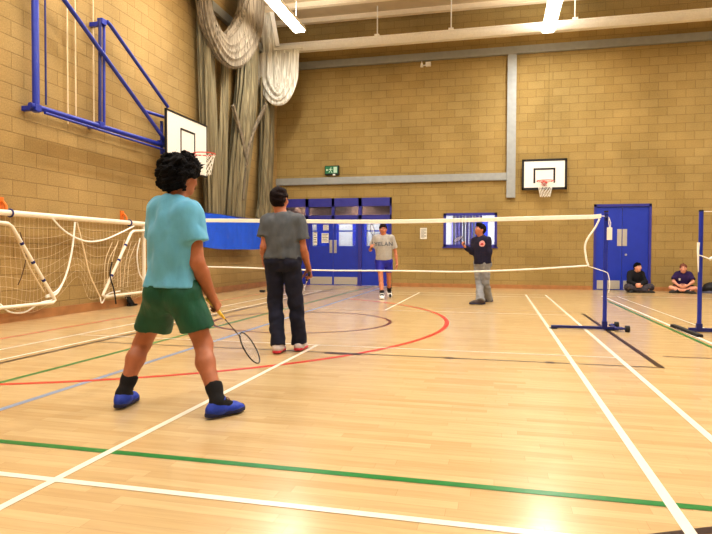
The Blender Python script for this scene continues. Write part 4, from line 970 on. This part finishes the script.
def racket(label, butt, d, wide, grip_m, frame_m, group=None, string_m='string', cap=None):
    d = nrm(d); wide = np.asarray(wide, float); w = nrm(wide-d*(wide@d)); n = np.cross(w, d)
    Mx = Matrix([[w[i], d[i], n[i], butt[i]] for i in range(3)]+[[0, 0, 0, 1]])
    o = empty('badminton_racket', (0, 0, 0), label, 'racket', group, Mx)
    oc = lambda r: [(math.cos(q)*r, math.sin(q)*r*.85) for q in np.arange(8)*math.pi/4+math.pi/8]
    rings = [[(x, y_, z) for x, z in oc(r)] for y_, r in ((0, .0155), (.006, .0165), (.014, .0145), (.03, .0135), (.1, .0135), (.165, .0128), (.175, .0095))]
    obj('grip', MB().loft(rings), m[grip_m], o)
    obj('cone_cap', MB().tube([(0, .17, 0), (0, .2, 0), (0, .215, 0)], [.0105, .0075, .0048], 10), m[cap or frame_m], o, True)
    obj('shaft', MB().tube([(0, .2, 0), (0, .415, 0)], .0036, 8), m[frame_m], o, True)
    cy, A, B = .54, .107, .133; pts = []
    for q in np.arange(44)*2*math.pi/44: pts.append((A*math.sin(q)*(1-.06*math.cos(q)*-1), cy-B*math.cos(q), 0))
    fr_ = obj('frame', MB().tube(pts, .0052, 8, True), m[frame_m], o, True)
    obj('throat_joint', MB().tube([(0, .39, 0), (0, .412, 0)], [.005, .007], 8), m[frame_m], fr_, True)
    mb = MB()
    for x in np.linspace(-A*.88, A*.88, 19):
        h_ = B*math.sqrt(max(0, 1-(x/A)**2)); mb.tube([(x, cy-h_, 0), (x, cy+h_, 0)], .00055, 3)
    for y_ in np.linspace(-B*.9, B*.9, 22):
        h_ = A*math.sqrt(max(0, 1-(y_/B)**2)); mb.tube([(-h_, cy+y_, .0004), (h_, cy+y_, .0004)], .00055, 3)
    st = obj('strings', mb, m[string_m], o); return o

# -- man in light blue, near left
j = JP(176, 408); A = j.away; Rr = j.right
fl_, fr_p = onfloor(123.5, 407), onfloor(218, 417)
J = dict(sL=j(158.5, 210, .10), sR=j(191, 213, -.09), eL=j(160, 254, .3), wL=j(176, 258, .5), eR=j(197, 262, -.12), wR=j(212, 297, .0),
         hL=j(163, 293, .05), hR=j(184, 295, -.05), kL=j(142.5, 343, .25), kR=j(203.5, 344, -.05), aL=fl_+V(0, 0, .085), aR=fr_p+V(0, 0, .085), head=j(181, 177, .03))
tl = j.dirv(.35, .94); trr = j.dirv(.86, .5)
rk_b = j(203.5, 296.5, -.02); rk_t = j(262.5, 365, .30); rdir = nrm(rk_t-rk_b)
B1_ = Body(J, j.dirv(.85, .55, -.04), j.dirv(.4, .9), tl, trr, S=.985, girth=.86, armg=1.32, legg=1.22, hands=dict(R=dict(dir=nrm(V(0, 0, -1)*.75+Rr*.45+A*.25), thumb=rdir, curl=1.15, tcurl=.9), L=dict(dir=j.dirv(.5, .8, .2), thumb=UPZ, curl=.5)))
B1_.build('person', 'skin', 'man in light blue T-shirt and green shorts standing with legs apart', h=.0075)
B1_.face(); B1_.hair('hair_black', 'bush', .005, 3)
B1_.shirt('tee_blue', hem=.08, g=.02, frac=.57, flare=.022, h=.0075, seed=11, folds=.011, neck=.068, hemr=.143)
B1_.shorts('shorts_green', frac=.68, g=.012, flare=.02, h=.0075, seed=5, top=.16, folds=.008, legcut=.35, koff=dict(L=Rr*.045, R=Rr*.0))
B1_.sock('sock_black', .13); B1_.shoe('shoe_blue', 'sole_navy', .0055, 'lace', .94)
w_, d_, sd_, n_, *_q = B1_.handframe('R'); gc = w_+d_*.085+n_*.024
racket('black badminton racket with yellow grip in the hand of the man in light blue', gc-rdir*.1, rdir, UPZ*.61+A*.79, 'grip_yellow', 'frame_black', cap='grip_yellow')

# -- man in grey T-shirt and jeans
j = JP(288, 352); A = j.away; Rr = j.right
J = dict(sL=j(268, 222, .05), sR=j(298.5, 223, -.05), eL=j(264, 247, .0), wL=j(265, 264, .2), eR=j(303, 249, -.06), wR=j(308.5, 268, .03),
         hL=j(275, 262, .03), hR=j(291, 262, -.03), kL=j(275.5, 305, .06), kR=j(296, 304, .02), aL=onfloor(278, 353.2)+V(0, 0, .085), aR=onfloor(299.5, 350.5)+V(0, 0, .085), head=j(279.5, 199.5, .03))
rdir = nrm(A*.86-UPZ*.5-Rr*.12)
B2_ = Body(J, j.dirv(.42, .9, -.03), j.dirv(.2, 1), j.dirv(.2, 1), j.dirv(.3, 1), S=1.0, girth=.86, armg=1.12, legg=.98, hands=dict(R=dict(dir=nrm(-UPZ*.8+A*.1+Rr*.2), thumb=rdir, curl=1.15, tcurl=.9), L=dict(dir=j.dirv(.3, .6, -.6), thumb=UPZ, curl=.5)))
B2_.build('person', 'skin', 'man in charcoal grey T-shirt and dark jeans standing with his back turned near the net')
B2_.face('hair_brown'); B2_.hair('hair_brown', 'short', .006, 5)
B2_.shirt('tee_grey', hem=.08, g=.023, frac=.62, flare=.014, seed=21, folds=.010, hemr=.156)
B2_.trousers('denim', h=.0075, seed=8, folds=.006, knee=.05, hemr=.06, g=.014, hemz=.01, name='jeans', top=.12)
B2_.shoe('shoe_pale', 'sole_red', .006, 'lace', 1.02)
w_, d_, sd_, n_, *_q = B2_.handframe('R'); gc = w_+d_*.085+n_*.024
racket('silver badminton racket with black grip pointing away beside the man in jeans', gc-rdir*.085, rdir, Rr*.25+UPZ*.9, 'rubber', 'frame_silver')

# -- far man in light grey T-shirt and blue shorts, walking towards the camera
j = JP(384, 298); A = j.away; Rr = j.right
J = dict(sR=j(375.5, 238.5, 0), sL=j(391.5, 238.5, .0), eR=j(370.3, 250, .02), wR=j(371, 248.5, -.2), eL=j(395.5, 252, .03), wL=j(397, 263.5, -.03),
         hR=j(379.7, 261.5), hL=j(388, 261.5, .02), kR=j(381, 280, -.12), kL=j(389, 279, .12), aR=onfloor(382, 299)+V(0, 0, .085), aL=j(389.2, 290.6, .34), head=j(383.2, 229.3, -.03))
B3_ = Body(J, j.dirv(0.05, -1, -.1), j.dirv(0, -1), j.dirv(.15, -1), nrm(j.dirv(0, -1)-UPZ*.0), S=1.0, girth=.87, hands=dict(R=dict(dir=nrm(-A*.7+UPZ*.5), thumb=nrm(UPZ*.9+A*.3), curl=1.15, tcurl=.9), L=dict(dir=-UPZ, thumb=-A, curl=.4)))
B3_.toe['L'] = nrm(j.dirv(.15, -1)-UPZ*.45)
B3_.build('person', 'skin_mid', 'man in light grey lettered T-shirt and royal blue shorts walking towards the net', h=.009)
B3_.face('hair_brown'); B3_.hair('hair_brown', 'short', .007, 6)
B3_.shirt('tee_light', hem=.06, g=.02, frac=.72, flare=.012, h=.009, seed=31, folds=.006, hemr=.155)
B3_.shorts('shorts_blue', frac=.55, g=.012, flare=.006, h=.009, seed=7)
B3_.sock('sock_black', .1); B3_.shoe('shoe_white', 'sole_white', .007, None, 1.0)
# lettering across the chest
fc = bpy.data.curves.new('chest_lettering', 'FONT'); fc.body = 'YELAN'; fc.size = .125; fc.align_x = 'CENTER'; fc.space_character = 1.12; fc.offset = .003; fc.resolution_u = 3
fo = bpy.data.objects.new('tmp', fc); C.objects.link(fo); dg = bpy.context.evaluated_depsgraph_get(); tm = bpy.data.meshes.new_from_object(fo.evaluated_get(dg))
bm = bmesh.new(); bm.from_mesh(tm); bmesh.ops.triangulate(bm, faces=bm.faces[:]); bmesh.ops.subdivide_edges(bm, edges=bm.edges[:], cuts=2, use_grid_fill=True); bm.verts.index_update()
pts = [(v.co.x, v.co.y) for v in bm.verts]; fs = [[v.index for v in f.verts] for f in bm.faces]; bm.free(); bpy.data.objects.remove(fo)
R3 = np.stack([-B3_.rt, B3_.fw, B3_.up], 1); B3_.decal('chest_lettering', pts, fs, lerp(B3_.mh, B3_.ms, .68), R3, B3_.sh, 'print')
w_, d_, sd_, n_, *_q = B3_.handframe('R'); rdir = sd_; gc = w_+d_*.085+n_*.024
racket('dark badminton racket held upright by the far man in grey T-shirt', gc-rdir*.085, rdir, A*.93+Rr*.35, 'rubber', 'frame_black')

# -- far man in navy top and grey trousers, looking up to the left
j = JP(483, 303); A = j.away; Rr = j.right
tf = j.dirv(-.7, -.7); tr_ = V(tf[1], -tf[0], 0)                # body right-hand direction
J = dict(sR=j(475, 241, .13), sL=j(487.5, 240.5, -.10), eR=j(472, 251.5, .06), wR=j(465.3, 247, -.05), eL=j(489, 252, -.12), wL=j(487.6, 263, -.1),
         hR=j(478.8, 263.5, .06), hL=j(485.5, 263.5, -.05), kR=j(479.3, 283, .05), kL=j(485.5, 282.5, -.02), aR=onfloor(480.3, 304.6)+V(0, 0, .085), aL=onfloor(488.5, 302.3)+V(0, 0, .085), head=j(480.2, 229.7, 0))
rdir = nrm(A*.9-Rr*.25+UPZ*.2)
B4_ = Body(J, j.dirv(-.85, -.55, .22), tf, j.dirv(-.9, -.35), j.dirv(-.95, -.3), S=1.0, girth=.87, legg=.92, hands=dict(R=dict(dir=nrm(-Rr*.6+UPZ*.6-A*.1), thumb=rdir, curl=1.15, tcurl=.9), L=dict(dir=nrm(-Rr*.25-UPZ*.9+A*.2), thumb=-Rr, curl=.3)))
B4_.build('person', 'skin_mid', 'man in navy top with round pink emblem and grey trousers looking up to the left', h=.009)
B4_.face(); B4_.hair('hair_black', 'quiff', .007, 9)
B4_.shirt('navy_knit', 'sweatshirt', hem=-.02, g=.022, full=True, h=.009, seed=41, folds=.007, hemr=.155)
B4_.trousers('trouser_grey', h=.009, seed=12, folds=.007, knee=.052, hemr=.066, g=.014, hemz=.06); B4_.shoe('shoe_dark', 'sole_navy', .007, None, 1.05)
q = np.arange(20)*2*math.pi/20
R3 = np.stack([-B4_.rt, B4_.fw, B4_.up], 1); oe = lerp(B4_.mh, B4_.ms, .86)+R3[:, 0]*.125
ring = [(0, 0)]+[(.062*math.cos(a), .062*math.sin(a)) for a in q]; B4_.decal('chest_emblem', ring, [(0, 1+i, 1+(i+1) % 20) for i in range(20)], oe, R3, B4_.sh, 'emblem', .006)
star = [(0, .0)]+[((.04 if i % 2 else .02)*math.cos(a), (.03 if i % 2 else .015)*math.sin(a)-.01) for i, a in enumerate(q)]; B4_.decal('emblem_mark', star, [(0, 1+i, 1+(i+1) % 20) for i in range(20)], oe, R3, B4_.sh, 'emblem_red', .01)
w_, d_, sd_, n_, *_q = B4_.handframe('R'); gc = w_+d_*.085+n_*.024
racket('black badminton racket pointing away from the raised hand of the man in navy', gc-rdir*.085, rdir, UPZ*.5+Rr*.8, 'rubber', 'frame_black')

# -- people sitting cross-legged by the far wall
def sitter(px, y, face, headface, S, skin, label, lean=.06, head_px=None, arms=None, bare=False, h=.009):
    g = onplane(1, y, px, 292); G = V(g[0], y, 0); jj = JP(0, 0, G); f = jj.dirv(*face); r = V(f[1], -f[0], 0)
    L = lambda x, yy, z: G+r*x*S+f*yy*S+UPZ*z*S
    J = dict(hL=L(-.09, -.08, .105), hR=L(.09, -.08, .105), sL=L(-.145, -.05+lean, .48), sR=L(.145, -.05+lean, .48), head=L(0, .03+lean*1.4, .655),
             kL=L(-.285, .2, .135), kR=L(.285, .2, .135), aL=L(.12, .27, .075), aR=L(-.12, .33, .07),
             eL=L(-.23, .1, .3), eR=L(.23, .1, .3), wL=L(-.1, .28, .2), wR=L(.1, .28, .2))
    if arms: J.update({k: L(*v) for k, v in arms.items()})
    B = Body(J, jj.dirv(*headface), f, r*.9+f*.2, -r*.9+f*.2, S=S, girth=.9, hands=dict(L=dict(dir=nrm(r*.6+f*.5-UPZ*.2), thumb=UPZ, curl=.5), R=dict(dir=nrm(-r*.6+f*.5-UPZ*.2), thumb=UPZ, curl=.5)))
    B.build('person', skin, label, h=h); return B
B5_ = sitter(635.2, 8.62, (.45, -.9), (.6, -.8, .02), 1.0, 'skin_pale', 'person in black top sitting cross-legged on the floor in front of the right blue door', arms=dict(wL=(.05, .34, .2), wR=(.14, .34, .2), eL=(-.2, .12, .27), eR=(.22, .12, .27)))
B5_.face(); B5_.hair('hair_black', 'short', .007, 12)
B5_.shirt('black_knit', 'jumper', hem=-.02, g=.022, full=True, h=.009, seed=51, neck=.066, hemr=.155)
B5_.trousers('trouser_dark', h=.009, seed=14, g=.02, knee=.07, hemr=.06); B5_.shoe('black', 'rubber', .007)
B6_ = sitter(683, 8.7, (-.02, -1), (.05, -1, -.03), .97, 'skin_pale', 'person in dark purple polo shirt sitting cross-legged with bare legs against the far wall')
B6_.face('hair_red'); B6_.hair('hair_red', 'short', .007, 14)
B6_.shirt('purple_pique', 'polo_shirt', hem=-.02, g=.02, frac=.75, flare=.02, h=.009, seed=61, neck=.066, hemr=.155)
B6_.shorts('black', frac=.5, g=.016, flare=.01, h=.009); B6_.shoe('black', 'rubber', .007)
R3 = np.stack([-B6_.rt, B6_.fw, B6_.up], 1); oe = lerp(B6_.mh, B6_.ms, .76)+R3[:, 0]*-.08
B6_.decal('chest_badge', [(-.02, -.03), (.02, -.03), (.025, .03), (-.025, .03)], [(0, 1, 2, 3)], oe, R3, B6_.sh, 'cloud', .006)
# -- black bag at the right edge
bgc = onplane(1, 8.7, 712, 292); bag = empty('holdall', (bgc[0]+.12, 8.72, 0), 'black holdall with grey base lying on the floor at the right edge', 'bag')
F = SDF((-.5, -.3, -.02), (.6, .3, .55), .012); F.cone((-.2, 0, .12), (.35, 0, .16), .12, .17, .05); F.cone((-.3, 0, .08), (-.1, 0, .2), .07, .09, .05); F.noise(.012, 18, 3, ridge=True); F.cut((0, 0, .002), (0, 0, -1)); F.mesh('bag_body', m['bag'], bag)
F = SDF((-.5, -.3, -.02), (.6, .3, .3), .012); F.cone((-.22, -.02, .06), (.4, -.02, .06), .09, .1, .03); F.ell((.1, 0, .0), (.5, .21, .09)); F.cut((0, 0, .09), (0, 0, 1)); F.cut((0, 0, .001), (0, 0, -1)); F.mesh('bag_base', m['bag_grey'], bag)
obj('bag_handle', MB().tube(spline([(-.05, -.14, .24), (.0, -.17, .33), (.14, -.17, .35), (.22, -.15, .27)], 6), .014, 8), m['black'], bag, True)
obj('label_patch', MB().box((.0, -.176, .15), (.11, -.16, .22), .003), m['paper'], bag)

# ---------------------------------------------------------------- world and colour
wd = bpy.data.worlds.new('hall air'); SC.world = wd; wd.use_nodes = True
wd.node_tree.nodes['Background'].inputs[0].default_value = (.9, .82, .7, 1); wd.node_tree.nodes['Background'].inputs[1].default_value = .25
SC.view_settings.view_transform = 'Standard'; SC.view_settings.look = 'None'; SC.view_settings.exposure = 0.06; SC.view_settings.gamma = 0.88
SC.cycles.max_bounces = 8; SC.cycles.transparent_max_bounces = 16; SC.cycles.sample_clamp_indirect = 4
